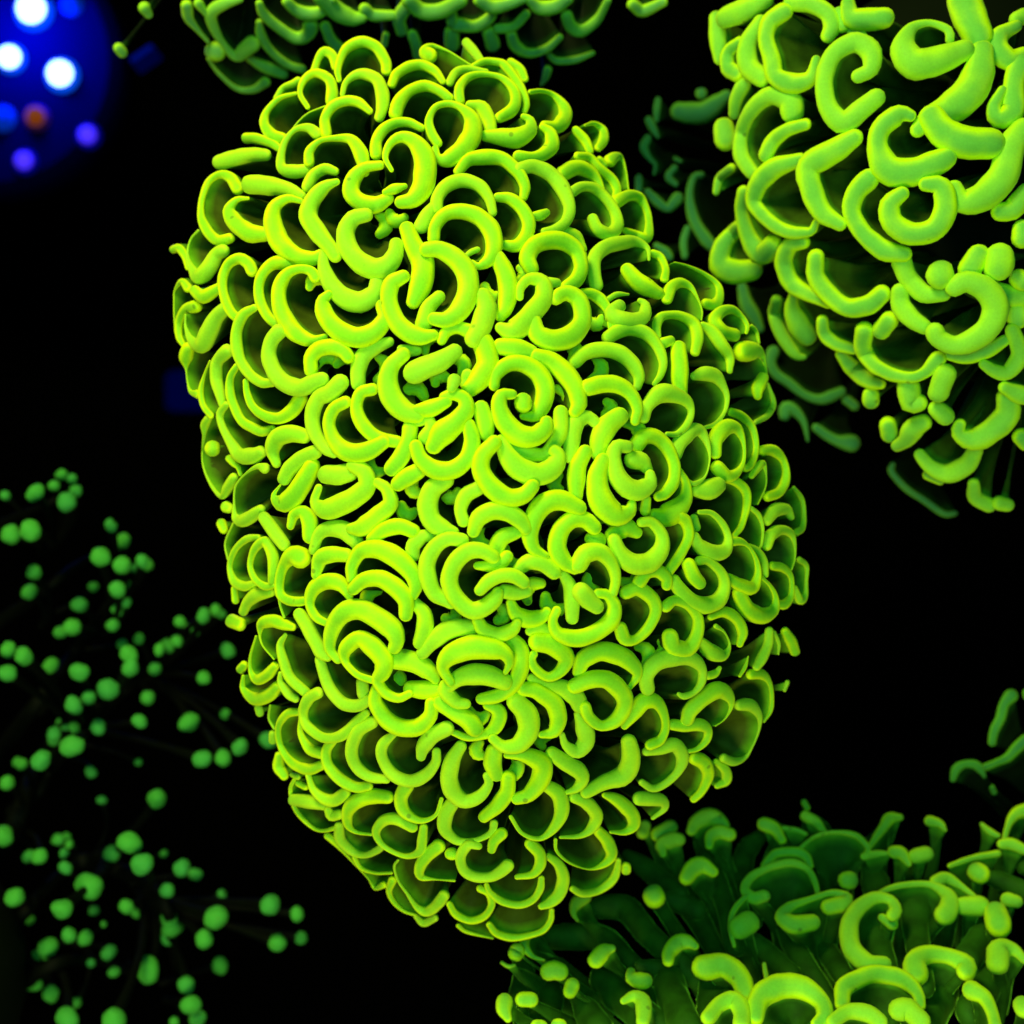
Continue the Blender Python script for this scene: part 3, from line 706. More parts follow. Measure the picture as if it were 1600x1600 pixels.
M 0 830,1060,12.0 850,1070,16.0 880,1076,22.0 900,1090,24.0 906,1102,20.0
M 0 904,1050,16.0 912,1030,24.0 936,1018,24.0 964,1022,26.0 986,1036,22.0 996,1054,14.0 984,1074,6.0
M 2 898,1072,20.0 922,1062,24.0 948,1062,24.0 970,1080,24.0 976,1102,22.0 964,1124,20.0 940,1134,14.0 920,1120,16.0 914,1104,16.0
M 1 1012,1076,20.0 1010,1056,22.0 1024,1036,24.0 1048,1028,24.0 1078,1028,22.0 1096,1044,14.0 1096,1066,12.0 1084,1082,8.0 1068,1088,10.0 1060,1084,4.0
M 1 976,1134,10.0 992,1112,22.0 1006,1096,24.0 1024,1096,20.0 1036,1112,14.0 1040,1136,12.0 1032,1156,14.0 1016,1164,16.0
M 0 904,1116,12.0 912,1136,24.0 916,1156,24.0 902,1174,20.0 884,1164,12.0 878,1148,8.0
M 0 1010,1174,14.0 1032,1170,18.0 1054,1164,22.0 1066,1182,20.0 1060,1204,14.0 1040,1224,12.0 1020,1232,12.0 1002,1222,10.0
M 0 1110,964,10.0 1132,956,16.0 1152,968,16.0 1160,988,16.0 1156,1006,10.0
M 0 1096,1004,16.0 1110,1018,24.0 1130,1024,16.0 1140,1008,4.0 1132,988,3.0 1118,978,8.0
M 0 1106,1056,12.0 1118,1052,12.0 1124,1044,6.0
M 0 1156,1056,5.0 1164,1042,7.0 1169,1026,2.0
M 0 1202,986,14.0 1200,1006,16.0 1190,1028,18.0 1182,1042,12.0
M -1 1210,988,6.0 1217,1006,6.0 1216,1022,3.0
M -1 1226,986,14.0 1236,1002,18.0 1242,1018,16.0
M 0 1172,1054,16.0 1190,1054,16.0 1202,1066,8.0 1206,1088,7.0 1204,1110,7.0 1194,1128,2.4
M -1 1230,1066,8.0 1226,1078,6.0
M 1 1074,1124,20.0 1080,1108,24.0 1100,1090,24.0 1124,1078,26.0 1140,1090,16.0 1142,1106,6.0 1132,1124,2.4 1118,1134,2.4
M 0 1050,1132,16.0 1070,1134,18.0 1092,1132,20.0 1106,1140,14.0 1104,1156,12.0 1090,1170,8.0 1076,1174,6.0
M 0 1154,1102,16.0 1172,1102,20.0 1186,1118,10.0 1186,1140,4.0 1176,1166,3.0 1164,1184,6.0 1146,1190,14.0 1130,1184,14.0
M 0 1084,1184,20.0 1100,1192,24.0 1106,1212,18.0 1096,1236,14.0 1084,1248,12.0
M -1 1118,1190,10.0 1134,1204,16.0 1134,1220,16.0 1120,1228,8.0
M 0 522,1156,12.0 510,1172,16.0 513,1196,16.0 532,1218,18.0 556,1230,16.0 576,1228,14.0
M 0 482,1212,10.0 490,1234,12.0 506,1248,18.0 524,1250,20.0 540,1238,18.0
M 0 460,1218,6.0 454,1232,6.0 458,1256,8.0 470,1276,8.0 490,1294,6.0 506,1298,6.0 522,1294,8.0
M 0 458,1250,18.0 480,1252,22.0 506,1258,16.0
M -1 456,1210,8.0 466,1214,10.0
M -1 466,1224,10.0 478,1230,10.0
M 0 512,1264,12.0 518,1274,18.0 530,1272,16.0
M 1 580,1304,4.0 556,1300,6.0 544,1288,14.0 544,1266,20.0 560,1250,24.0 582,1244,24.0 606,1246,20.0
M 0 530,1290,16.0 532,1310,18.0 550,1330,14.0 570,1336,10.0 590,1328,12.0 596,1322,12.0
M -1 512,1306,12.0 520,1312,12.0 536,1330,6.0 560,1356,3.0 576,1374,2.4 586,1388,6.0 600,1382,12.0
M 0 554,1340,8.0 564,1356,7.0 586,1364,5.0 612,1364,5.0
M 1 644,1292,18.0 620,1280,18.0 600,1282,18.0 588,1298,14.0 594,1316,10.0 612,1330,8.0 636,1338,8.0 656,1330,14.0 660,1310,15.0 662,1292,12.0
M 0 614,1374,14.0 608,1392,10.0 616,1410,8.0 632,1424,5.0 650,1430,4.0
M 1 622,1344,4.0 616,1354,4.0 622,1376,4.0 636,1396,5.0 652,1418,10.0 668,1424,16.0 684,1412,18.0 694,1398,18.0
M -1 650,1432,8.0 662,1442,12.0 680,1434,12.0
M 1 686,1322,22.0 668,1336,20.0 656,1354,18.0 658,1370,12.0 680,1374,3.0 710,1376,4.0
M 1 708,1334,18.0 704,1334,18.0
M 1 862,1176,18.0 880,1190,22.0 904,1204,22.0 910,1218,20.0 900,1232,12.0 886,1238,6.0
M 2 748,1322,10.0 732,1320,16.0 720,1338,16.0 724,1358,16.0 742,1370,16.0 766,1370,16.0 782,1362,18.0 794,1352,20.0
M 1 784,1302,18.0 772,1314,16.0 768,1328,12.0
M 1 828,1318,18.0 842,1332,18.0 844,1350,18.0 832,1366,12.0 808,1370,8.0
M 0 856,1338,10.0 872,1350,16.0 880,1372,20.0 874,1396,20.0 860,1410,18.0 846,1416,10.0
M 0 760,1382,8.0 766,1394,10.0 784,1408,12.0 810,1414,12.0 832,1406,12.0 844,1388,12.0 846,1372,10.0
M 0 750,1388,12.0 764,1396,12.0 768,1414,12.0 756,1432,12.0 734,1438,12.0 712,1428,12.0 702,1412,10.0
M -1 716,1446,8.0 730,1456,6.0 770,1466,3.0
M 0 764,1444,10.0 776,1458,12.0 800,1465,12.0 824,1462,10.0 848,1454,10.0 860,1438,10.0 862,1422,8.0
M 1 896,1244,18.0 916,1254,20.0 932,1274,20.0 924,1294,16.0 906,1306,8.0 876,1308,5.0
M 1 944,1242,8.0 964,1250,20.0 986,1270,22.0 990,1288,20.0 976,1300,10.0 954,1300,4.0
M 1 868,1312,6.0 870,1330,5.0 890,1348,4.0 920,1358,3.0 944,1350,12.0 956,1334,18.0 948,1314,20.0 934,1298,16.0
M 0 894,1388,10.0 910,1396,12.0 934,1392,12.0 956,1376,14.0 964,1358,12.0 966,1344,8.0
M -1 978,1354,16.0 978,1360,16.0
M 2 982,1158,22.0 986,1182,28.0 976,1210,30.0 946,1222,22.0 916,1238,18.0
M 0 998,1248,22.0 1020,1248,22.0 1036,1252,18.0 1038,1264,10.0 1020,1278,6.0
L 0 1008,1290,14.0 1004,1302,16.0
L 0 1028,1304,18.0 1048,1292,18.0
L 0 1036,1334,8.0 1034,1320,18.0 1050,1312,20.0 1060,1312,16.0
L 0 1080,1298,12.0 1090,1284,20.0 1110,1276,22.0 1128,1284,16.0 1134,1290,8.0
L 1 1108,1322,8.0 1110,1308,16.0 1124,1300,18.0 1140,1304,16.0
L 1 1072,1372,18.0 1082,1358,22.0 1098,1352,22.0 1114,1362,12.0
L 1 1021,1398,28.0 1023,1402,28.0
L 0 914,1400,18.0 900,1412,16.0 896,1426,8.0 902,1438,3.0
L 0 834,1446,14.0 822,1460,14.0 820,1478,12.0 832,1494,6.0 850,1500,2.4
L 0 808,1486,20.0 806,1490,20.0
L -1 784,1504,4.0 794,1510,5.0 804,1508,3.0
L 1 858,1518,22.0 866,1516,24.0 874,1518,22.0
L 1 894,1540,20.0 890,1550,16.0
L 0 788,1564,20.0 788,1578,20.0 794,1592,8.0
L 0 816,1562,18.0 830,1562,18.0
L 1 930,1500,20.0 944,1486,20.0 956,1482,8.0
L 1 986,1518,10.0 986,1528,16.0 1000,1532,22.0 1008,1532,18.0
L 1 1044,1502,14.0 1046,1488,18.0 1060,1472,20.0 1076,1472,18.0 1086,1478,8.0
L 1 974,1564,8.0 990,1556,14.0 1004,1564,20.0 1006,1584,20.0 1004,1596,16.0
L 1 870,1602,16.0 876,1602,16.0
L 1 838,1604,16.0 846,1604,16.0
L 0 1194,1288,17.2 1209,1294,17.2 1222,1312,10.9
L -1 1225,1294,6.2 1244,1297,6.2 1259,1303,4.7
L -3 1256,1253,7.8 1261,1262,7.8
L -1 1259,1275,14.1 1275,1284,12.5 1288,1300,7.8
L 0 1250,1325,4.7 1275,1306,4.7 1306,1300,4.7 1338,1306,7.8 1356,1325,7.8 1353,1334,6.2
L -1 1359,1322,6.2 1381,1291,12.5 1391,1278,15.6 1406,1277,7.8
L -2 1453,1283,14.1 1469,1288,10.9 1477,1297,3.1
L -2 1534,1288,4.7 1547,1300,9.4 1559,1306,6.2
L 0 1194,1353,9.4 1212,1334,10.9 1241,1331,12.5 1259,1338,12.5 1266,1353,7.8
L 1 1194,1400,15.6 1178,1403,15.6 1164,1391,12.5 1172,1372,10.9 1200,1356,9.4 1234,1348,10.9 1259,1356,9.4 1272,1375,7.8 1278,1397,6.2
L 1 1156,1450,28.1 1169,1441,28.1
L 0 1166,1400,6.2 1147,1422,7.8 1141,1450,6.2 1147,1478,4.7
L -1 1350,1338,9.4 1372,1334,9.4 1391,1334,4.7
L 0 1397,1331,15.6 1409,1334,17.2 1420,1350,6.2
L 0 1431,1338,18.8 1447,1334,18.8
L 0 1328,1375,21.9 1323,1375,21.9
L 2 1269,1441,20.3 1241,1445,23.4 1222,1433,18.8 1234,1417,12.5 1266,1405,7.8 1300,1395,7.8 1322,1402,15.6 1316,1412,21.9 1295,1417,20.3
L 3 1381,1506,18.8 1356,1506,23.4 1331,1481,25.0 1327,1447,21.9 1341,1419,18.8 1366,1403,15.6 1391,1406,12.5 1400,1422,15.6 1394,1431,15.6
L 1 1378,1434,9.4 1394,1444,15.6
L 1 1375,1395,6.2 1397,1386,7.8 1431,1381,7.8 1459,1384,9.4 1481,1400,18.8 1483,1419,25.0 1475,1431,25.0
L 0 1462,1378,15.6 1478,1372,15.6 1500,1384,9.4 1522,1400,6.2
L 0 1506,1416,21.9 1531,1416,25.0
L -1 1484,1353,6.2 1519,1341,7.8 1559,1334,9.4
L 0 1527,1362,25.0 1531,1366,25.0
L 0 1566,1319,12.5 1581,1319,15.6 1600,1328,12.5
L -1 1606,1266,18.8 1588,1272,15.6 1575,1291,7.8 1566,1325,4.7
L 0 1575,1406,18.8 1588,1409,15.6
L 1 1556,1425,28.1 1561,1447,31.2
L 1 1431,1522,31.2 1431,1503,28.1 1450,1491,21.9 1481,1494,18.8 1509,1506,25.0 1509,1519,21.9
L 1 1559,1506,28.1 1562,1484,28.1 1584,1484,15.6 1600,1500,9.4
L 1 1519,1547,25.0 1538,1559,18.8 1550,1581,15.6 1556,1606,15.6
L 1 1597,1569,21.9 1600,1578,21.9
L 2 1316,1569,18.8 1319,1544,21.9 1344,1528,21.9 1375,1522,21.9 1412,1531,21.9 1434,1553,15.6 1438,1572,12.5
L 2 1406,1578,28.1 1419,1578,28.1 1438,1594,25.0
L 3 1181,1591,18.8 1188,1559,28.1 1219,1541,31.2 1256,1544,28.1 1284,1566,21.9 1288,1588,21.9 1275,1600,12.5
L 3 1300,1597,15.6 1325,1581,18.8 1356,1584,21.9 1375,1597,18.8
L 2 1100,1512,31.2 1131,1509,28.1 1156,1528,28.1 1166,1553,21.9
L 3 1106,1591,18.8 1125,1569,18.8 1147,1562,21.9 1159,1581,21.9 1159,1600,21.9
L -1 1194,1506,4.7 1198,1531,6.2
U 1 1134,28,28.1 1162,16,31.2 1194,0,25.0
U 0 1119,28,18.8 1122,56,25.0 1125,91,18.8
U 0 1156,66,15.6 1138,81,18.8 1138,106,21.9 1153,116,21.9
U 0 1188,34,18.8 1169,66,25.0 1169,103,28.1 1191,122,25.0
U 1 1225,19,25.0 1203,34,25.0 1197,62,21.9 1206,91,25.0 1212,119,25.0 1238,131,28.1 1266,122,21.9 1275,94,12.5
U 1 1234,6,18.8 1266,6,25.0 1294,22,21.9 1300,41,25.0 1294,56,18.8
U 0 1312,22,21.9 1316,41,18.8
U 1 1325,6,18.8 1331,28,28.1 1359,30,31.2 1381,28,28.1
U -1 1331,47,15.6 1350,56,9.4
U 2 1341,119,18.8 1359,109,21.9 1362,84,28.1 1338,66,28.1 1306,81,25.0 1291,109,25.0 1288,144,25.0 1300,178,28.1 1322,191,31.2 1347,169,28.1 1369,153,25.0
U 1 1506,3,43.8 1516,28,46.9 1528,59,37.5
U 2 1484,62,12.5 1481,47,12.5 1453,36,9.4 1425,44,15.6 1412,72,34.4 1428,100,40.6 1469,94,37.5 1506,78,28.1
U 1 1534,81,31.2 1528,119,43.8 1506,153,46.9 1475,175,40.6 1450,188,31.2 1434,203,18.8
U 2 1456,184,34.4 1472,206,40.6 1506,222,43.8 1547,225,40.6
U 1 1588,41,15.6 1562,56,25.0 1559,78,31.2 1578,94,28.1 1600,88,25.0
U 0 1600,25,21.9 1588,31,21.9
U 1 1594,100,31.2 1584,131,28.1 1581,175,34.4 1559,184,25.0 1553,166,18.8 1566,141,12.5
U 2 1600,203,34.4 1581,228,37.5 1566,275,40.6 1538,306,40.6 1503,316,31.2 1491,294,18.8
U 2 1422,181,12.5 1406,178,28.1 1378,200,28.1 1372,231,28.1 1388,266,40.6 1425,269,37.5 1466,253,34.4 1478,247,28.1
U 3 1447,288,18.8 1469,291,28.1 1478,322,31.2 1462,356,31.2 1425,366,31.2 1394,347,31.2 1391,319,28.1 1409,303,18.8
U 1 1238,175,31.2 1234,156,31.2 1203,150,25.0 1175,172,21.9 1159,206,18.8 1159,244,21.9 1178,272,18.8 1197,272,12.5
U 2 1197,241,21.9 1209,219,21.9 1231,203,18.8 1259,194,15.6
U 3 1334,216,25.0 1300,238,34.4 1266,259,34.4 1266,288,31.2 1284,331,28.1 1312,350,18.8
U 2 1250,250,18.8 1212,262,28.1 1188,284,28.1 1178,316,21.9 1200,344,18.8 1231,362,18.8 1266,362,12.5 1275,347,9.4
U 2 1356,281,31.2 1338,300,28.1 1331,331,25.0 1350,366,25.0 1381,391,28.1 1412,397,21.9
U 1 1162,300,18.8 1159,331,18.8 1172,375,25.0 1191,397,31.2 1209,381,28.1
U 0 1156,353,18.8 1131,381,25.0 1125,412,31.2 1147,425,34.4 1175,422,28.1
U -1 1131,200,28.1 1134,219,31.2
U -1 1119,300,9.4 1125,278,12.5 1144,262,12.5
U -1 1162,131,21.9 1150,156,18.8 1147,178,15.6
U 1 1256,378,18.8 1234,384,25.0 1225,409,25.0 1238,444,25.0 1269,462,18.8 1294,475,12.5
U 2 1275,403,25.0 1275,431,25.0 1294,459,25.0 1325,481,25.0 1359,475,28.1 1378,459,25.0
U 1 1409,409,28.1 1419,434,25.0 1444,459,25.0 1475,459,18.8
U 2 1469,425,34.4 1469,431,37.5
U 1 1516,419,34.4 1528,400,31.2
U 2 1559,416,40.6 1561,403,40.6
U 1 1597,359,28.1 1597,372,28.1
U 1 1562,331,21.9 1581,328,31.2 1603,300,25.0
U 3 1492,448,26.3 1511,440,28.9 1540,453,34.1 1555,479,36.8 1545,511,34.1 1519,532,31.5 1490,540,23.6 1466,529,26.3 1461,519,26.3
U 2 1406,456,23.6 1408,477,26.3 1424,498,26.3 1445,511,18.4
U 0 1485,555,15.8 1511,558,18.4 1542,548,21.0 1569,532,15.8
U 2 1351,516,26.3 1348,542,23.6 1364,569,21.0 1390,584,18.4 1422,590,15.8 1445,582,15.8 1466,561,23.6
U 2 1390,500,26.3 1377,516,26.3
U 1 1285,500,15.8 1288,521,18.4 1306,537,18.4 1332,545,15.8
U 0 1314,553,15.8 1332,574,23.6 1359,595,23.6 1377,600,13.1
U 0 1361,617,23.6 1361,626,23.6
U 1 1419,603,28.9 1424,629,31.5 1435,629,23.6
U 2 1477,584,28.9 1466,613,28.9
U 1 1464,639,23.6 1477,650,26.3
U 0 1387,663,23.6 1390,679,23.6
U 1 1443,660,21.0 1429,668,31.5 1414,689,21.0 1401,697,15.8
U 1 1574,621,28.9 1574,647,34.1 1548,674,34.1 1519,687,31.5 1498,676,21.0 1500,663,15.8
U 2 1569,605,15.8 1587,613,26.3 1600,618,26.3
U 1 1582,516,21.0 1590,537,21.0 1592,558,23.6 1574,582,21.0 1553,579,18.4 1537,569,13.1
U 0 1590,490,28.9 1590,498,28.9
U 0 1553,448,15.8 1574,461,28.9 1600,464,28.9
U 1 1592,435,26.3 1597,440,26.3
U 0 1437,710,15.8 1456,731,21.0 1482,739,26.3 1511,726,26.3 1524,702,21.0
U -1 1450,742,15.8 1469,752,10.5
B 0 1395,726,7.9 1393,737,10.5 1416,763,10.5 1443,781,10.5 1474,802,10.5 1492,802,7.9
U 0 1521,755,15.8 1524,776,21.0 1545,789,21.0
U 0 1561,786,21.0 1574,789,18.4
U 0 1595,681,23.6 1603,692,23.6
B 0 1275,668,13.1 1293,681,15.8 1311,689,18.4 1330,692,31.5
B -1 1322,624,15.8 1335,634,15.8
R 0 1580,1087,22.7 1569,1101,16.2 1563,1122,16.2 1553,1143,14.6 1550,1160,13.0
R 1 1489,1218,8.1 1494,1202,16.2 1507,1194,13.0 1524,1195,14.6 1533,1204,13.0 1538,1213,4.9
R 0 1538,1199,13.0 1556,1192,11.4 1574,1184,14.6 1589,1168,17.9 1603,1156,19.5
R -1 1550,1230,9.7 1553,1238,9.7
R 0 1605,1082,14.6 1606,1088,14.6
T 0 225,12,18.8 232,22,12.5
T 0 185,75,15.0 191,82,15.0
T 0 292,8,17.5 295,28,15.0 310,48,7.5 325,65,5.0
T 0 310,5,15.0 322,22,7.5
T 1 375,-2,10.0 345,8,17.5 330,22,17.5 335,45,15.0 350,70,10.0 368,88,15.0 382,78,22.5 395,68,22.5
T 1 334,80,27.5 338,80,27.5
T 0 325,92,3.8 342,115,5.0 370,138,7.5 395,140,10.0 415,128,15.0
T -1 390,92,10.0 415,105,17.5 442,115,15.0
T 1 405,5,10.0 412,22,15.0 438,45,15.0 465,60,17.5 482,52,20.0 485,38,22.5
T 0 405,35,10.0 408,55,15.0 422,78,12.5 448,100,12.5 472,108,12.5
T 1 448,2,15.0 462,15,17.5 485,22,20.0 508,15,15.0 518,0,15.0
T 1 500,-7,24.1 521,14,27.5 548,28,24.1 565,28,13.8
T 0 569,14,17.2 583,24,17.2 613,24,13.8
T 0 638,7,20.6 624,28,20.6 627,48,17.2
T 1 638,0,20.6 658,17,22.3 689,17,22.3 720,0,20.6
T 0 705,21,17.2 706,34,17.2
T 0 713,38,20.6 741,41,17.2 761,31,17.2 773,15,13.8
T 1 748,0,17.2 768,10,20.6 792,7,17.2 820,-3,13.8
T 0 778,45,13.8 803,41,13.8 823,21,12.0
T 1 827,0,13.8 844,12,20.6 868,10,20.6 888,-3,17.2
T 1 799,55,15.5 806,72,17.2 827,83,13.8 854,76,12.0 875,58,10.3
T 1 885,24,17.2 892,41,18.9 909,48,17.2 933,31,13.8 950,0,10.3
T -2 858,86,8.6 871,95,10.3 899,93,10.3 926,83,6.9
T 0 988,7,17.2 1005,17,17.2 1036,3,13.8
B -1 1096,145,18.8 1096,147,18.8
B 1 1096,273,9.4 1085,276,11.3 1078,297,12.2 1079,325,16.9 1089,353,18.8 1106,378,20.6 1117,389,15.0
B 0 1074,357,11.3 1068,378,13.1 1070,400,11.3
B -1 1055,248,7.5 1063,252,5.6
'''
BEADS = '''96,742,19.7 112,748,16.9 84,759,16.9 118,767,19.7 104,784,30.9 55,770,25.3 8,774,15.5 17,835,30.9 48,829,32.3 173,821,22.5 191,846,22.5 157,870,29.5 190,883,28.1 222,877,19.7 210,888,14.1 231,883,16.9 200,914,14.1 183,921,25.3 198,942,16.9 184,953,21.1 176,977,21.1 146,917,16.9 124,945,23.9 112,980,26.7 94,988,19.7 13,1015,23.9 37,1025,30.9 11,1052,29.5 79,1040,22.5 124,1050,28.1 201,1022,25.3 204,1043,25.3 169,1077,32.3 231,1090,22.5 242,1045,21.1 262,1009,23.9 276,1002,19.7 249,1015,16.9 290,981,16.9 281,971,16.9 318,962,25.3 337,953,19.7 346,960,14.1 305,987,14.1 356,1016,22.5 318,1059,22.5 295,1129,28.1 218,1127,25.3 138,1090,22.5 115,1102,25.3 124,1111,11.2 96,1130,16.9 104,1139,16.9 115,1139,22.5 84,1147,22.5 153,1136,22.5 135,1125,16.9 53,894,22.5 46,925,25.3 191,1007,16.9 217,998,16.9 352,1116,16.9 112,1166,32.8 84,1156,18.8 64,1188,34.4 34,1194,18.8 27,1191,15.6 11,1223,23.4 6,1306,34.4 142,1206,17.2 216,1191,12.5 159,1250,15.6 245,1248,31.2 316,1186,26.6 348,1184,26.6 375,1167,28.1 419,1156,25.0 91,1312,18.8 103,1309,15.6 108,1319,12.5 100,1333,14.1 102,1356,18.8 62,1338,23.4 45,1338,18.8 202,1317,32.8 175,1334,26.6 222,1350,32.8 256,1334,12.5 284,1356,26.6 305,1366,18.8 261,1391,23.4 139,1384,39.1 23,1402,29.7 97,1420,32.8 11,1436,18.8 47,1438,14.1 147,1423,17.2 212,1427,14.1 162,1444,9.4 197,1416,21.9 108,1461,25.0 133,1466,21.9 75,1480,28.1 59,1492,18.8 70,1492,15.6 142,1505,14.1 170,1488,25.0 5,1520,25.0 52,1536,25.0 80,1553,28.1 119,1567,15.6 105,1591,32.8 178,1594,35.9 231,1516,34.4 264,1434,25.0 267,1450,28.1 262,1466,21.9 278,1450,15.6 338,1434,39.1 319,1467,26.6 344,1509,23.4 347,1397,15.6 422,1414,31.2 464,1428,20.3 433,1473,26.6 470,1466,20.3 291,1539,26.6 298,1570,28.1 309,1591,25.0 178,1519,15.6 272,1597,15.6'''

colony = {}
cover = []
loops = []
for code, (name, label, yf, rf, share, lmax, neck, hollow, step, sm, stem, fat) in SPEC.items():
    colony[code] = thing(name, label, 'coral', group=HAM)

for line in TIPS.strip().splitlines():
    w = line.split()
    code, h = w[0], float(w[1])
    name, label, yf, rf, share, lmax, neck, hollow, step, sm, stem, fat = SPEC[code]
    ctrl = [tuple(float(c) for c in q.split(',')) for q in w[2:]]
    wm = sum(c[2] for c in ctrl) / len(ctrl)
    path = smooth_path(ctrl, max(3.0, wm * .3))
    cx = sum(q[0] for q in path) / len(path); cy = sum(q[1] for q in path) / len(path)
    tilt = random.uniform(-.0006, .0006)
    if code == 'M':                      # tips are fattest where the head is most crowded
        rho = math.hypot(cx - MAIN.c[0], cy - MAIN.c[1]) / MAIN.radius(math.atan2(cy - MAIN.c[1], cx - MAIN.c[0]))
        fat = 1.26 - .24 * max(0, min(1, (rho - .55) / .35))
    ym = yf(cx, cy)
    if code == 'M':
        cover += [(q[0], q[1], q[2] * fat * .5) for q in path]
        loops.append([(q[0], q[1]) for q in path])
    P, rad = [], []
    for k, q in enumerate(path):
        y = yf(q[0], q[1])
        y = ym + (y - ym) * .8 - h * step + tilt * math.sin(3 * k / len(path))
        P.append(pt(q[0], q[1], y))
        rad.append(max(q[2] * fat * .5 * PX * (CAM_D + y) / CAM_D, .00022))
    # smooth the widths
    for _ in range(2):
        rad = [(rad[max(0, i - 1)] + 2 * rad[i] + rad[min(len(rad) - 1, i + 1)]) / 4 for i in range(len(rad))]
    root = rf(cx, cy)
    c = sum(P, Vector()) / len(P)
    direction = (root - c)
    dist = direction.length
    direction.normalize()
    view = (Vector(cam.location) - c).normalized()
    # pass 1: the wall and stalk
    v, f, rt = stalk(P, rad, view, direction, min(lmax, dist * share), neck, hollow, stem)
    base = c + direction * min(lmax, dist * share)
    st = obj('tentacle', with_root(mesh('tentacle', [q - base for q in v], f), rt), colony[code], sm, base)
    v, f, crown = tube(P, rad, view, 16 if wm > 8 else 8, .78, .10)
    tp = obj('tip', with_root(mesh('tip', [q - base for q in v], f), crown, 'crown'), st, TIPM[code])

# thick stems of the lower right coral, bent towards the bottom edge: pixel x, y and width
STEMS = '''
914,1422,35 949,1417,46 980,1422,51 1011,1458,46 1067,1509,43 1139,1566,43
842,1468,40 893,1463,51 944,1468,48 985,1504,38 1026,1540,38 1077,1591,38
1082,1376,30 1075,1407,48 1098,1448,43 1123,1499,38 1139,1540,38
1026,1402,30 1057,1409,40 1088,1422,40
1088,1299,30 1108,1345,40 1134,1417,40 1149,1479,40
1129,1320,30 1123,1351,40 1144,1417,40
1190,1305,35 1164,1335,43 1162,1386,43 1175,1438,40
1297,1325,66 1282,1361,48 1269,1402,43 1272,1448,43
1231,1371,61 1221,1417,38 1241,1479,43 1292,1566,43
1272,1427,46 1277,1463,38 1308,1509,43 1349,1566,43
1359,1438,40 1374,1479,48 1390,1540,46
1436,1402,76 1430,1443,53 1436,1489,48 1441,1540,46
1533,1366,30 1574,1381,38 1620,1402,40
865,1530,30 860,1560,51 842,1612,66
896,1555,25 914,1576,46 934,1612,61
939,1504,30 944,1535,53 985,1571,61 1026,1606,61
1001,1509,30 1034,1519,40 1047,1550,56 1072,1606,56
1059,1494,30 1047,1530,53 1059,1581,56
816,1571,25 816,1612,35
806,1489,25 819,1525,43 811,1566,46
1492,1525,40 1466,1566,61 1446,1606,61
1571,1489,35 1548,1530,56 1517,1581,61
1553,1417,30 1538,1458,51 1512,1499,56
980,1335,30 1021,1366,43 1062,1397,38
1359,1356,51 1369,1386,56 1374,1422,43
1159,1458,30 1190,1484,43 1236,1525,43
1584,1284,28 1579,1320,30 1604,1356,35
1415,1335,30 1420,1371,46 1425,1417,46
1108,1540,56 1113,1571,56 1108,1612,56
1221,1571,61 1231,1601,61
1369,1550,66 1374,1591,61
1221,1294,25 1216,1325,40 1205,1356,40
1256,1269,12 1285,1289,20 1297,1315,30
1395,1274,12 1374,1299,17 1354,1320,25
'''
yl = SPEC['L'][2]
for line in STEMS.strip().splitlines():
    path = smooth_path([tuple(float(c) for c in q.split(',')) for q in line.split()], 8)
    dz = random.uniform(.005, .022)
    P = [pt(q[0], q[1], yl(q[0], q[1]) + dz + .003 * math.sin(.25 * i)) for i, q in enumerate(path)]
    rad = [q[2] * .43 * PX * (.6 + .4 * min(1, (i + 1) / 4)) for i, q in enumerate(path)]
    v, f, _ = tube(P, rad, Vector((0, -1, 0)), 14, .85, .07)
    obj('stalk', with_root(mesh('stalk', v, f), [.4] * len(v)), colony['L'], STALKM['L'])

# small young tentacles deep in the gaps of the big head, too many and too small to pick apart
V, F, K = [], [], []
placed = []


def inside(x, y, poly):
    c = False
    for (x0, y0), (x1, y1) in zip(poly, poly[1:] + poly[:1]):
        if (y0 > y) != (y1 > y) and x < (x1 - x0) * (y - y0) / (y1 - y0) + x0:
            c = not c
    return c


for _ in range(6000):
    x, yy = random.uniform(280, 1260), random.uniform(60, 1460)
    dx, dy = x - MAIN.c[0], yy - MAIN.c[1]
    if math.hypot(dx, dy) > .66 * MAIN.radius(math.atan2(dy, dx)):
        continue
    if any((x - a) ** 2 + (yy - b) ** 2 < (w + 4) ** 2 for a, b, w in cover):
        continue
    if any((x - a) ** 2 + (yy - b) ** 2 < 30 ** 2 for a, b in placed):
        continue
    if any(inside(x, yy, lp) for lp in loops):
        continue
    placed.append((x, yy))
    a0 = random.uniform(0, 6.28)
    ra = random.uniform(9, 20)
    path = smooth_path([(x + ra * math.cos(a0 + t), yy + ra * math.sin(a0 + t), w) for t, w in ((0, 12), (.8, 19), (1.7, 20), (2.6, 14))], 6)
    y0 = MAIN.y(x, yy) + random.uniform(.004, .008)
    P = [pt(q[0], q[1], y0) for q in path]
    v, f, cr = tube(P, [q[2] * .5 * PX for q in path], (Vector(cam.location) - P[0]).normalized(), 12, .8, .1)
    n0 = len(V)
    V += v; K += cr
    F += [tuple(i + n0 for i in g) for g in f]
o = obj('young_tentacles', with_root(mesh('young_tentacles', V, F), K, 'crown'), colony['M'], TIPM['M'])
o['kind'] = 'stuff'

# bodies of the corals and the stone they grow from
v, f = MAIN.body(.72, .62)
obj('flesh', mesh('flesh', v, f), colony['M'], FLESH)
v, f = UPPER.body(.6, .5)
obj('flesh', mesh('flesh', v, f), colony['U'], FLESH_DIM)


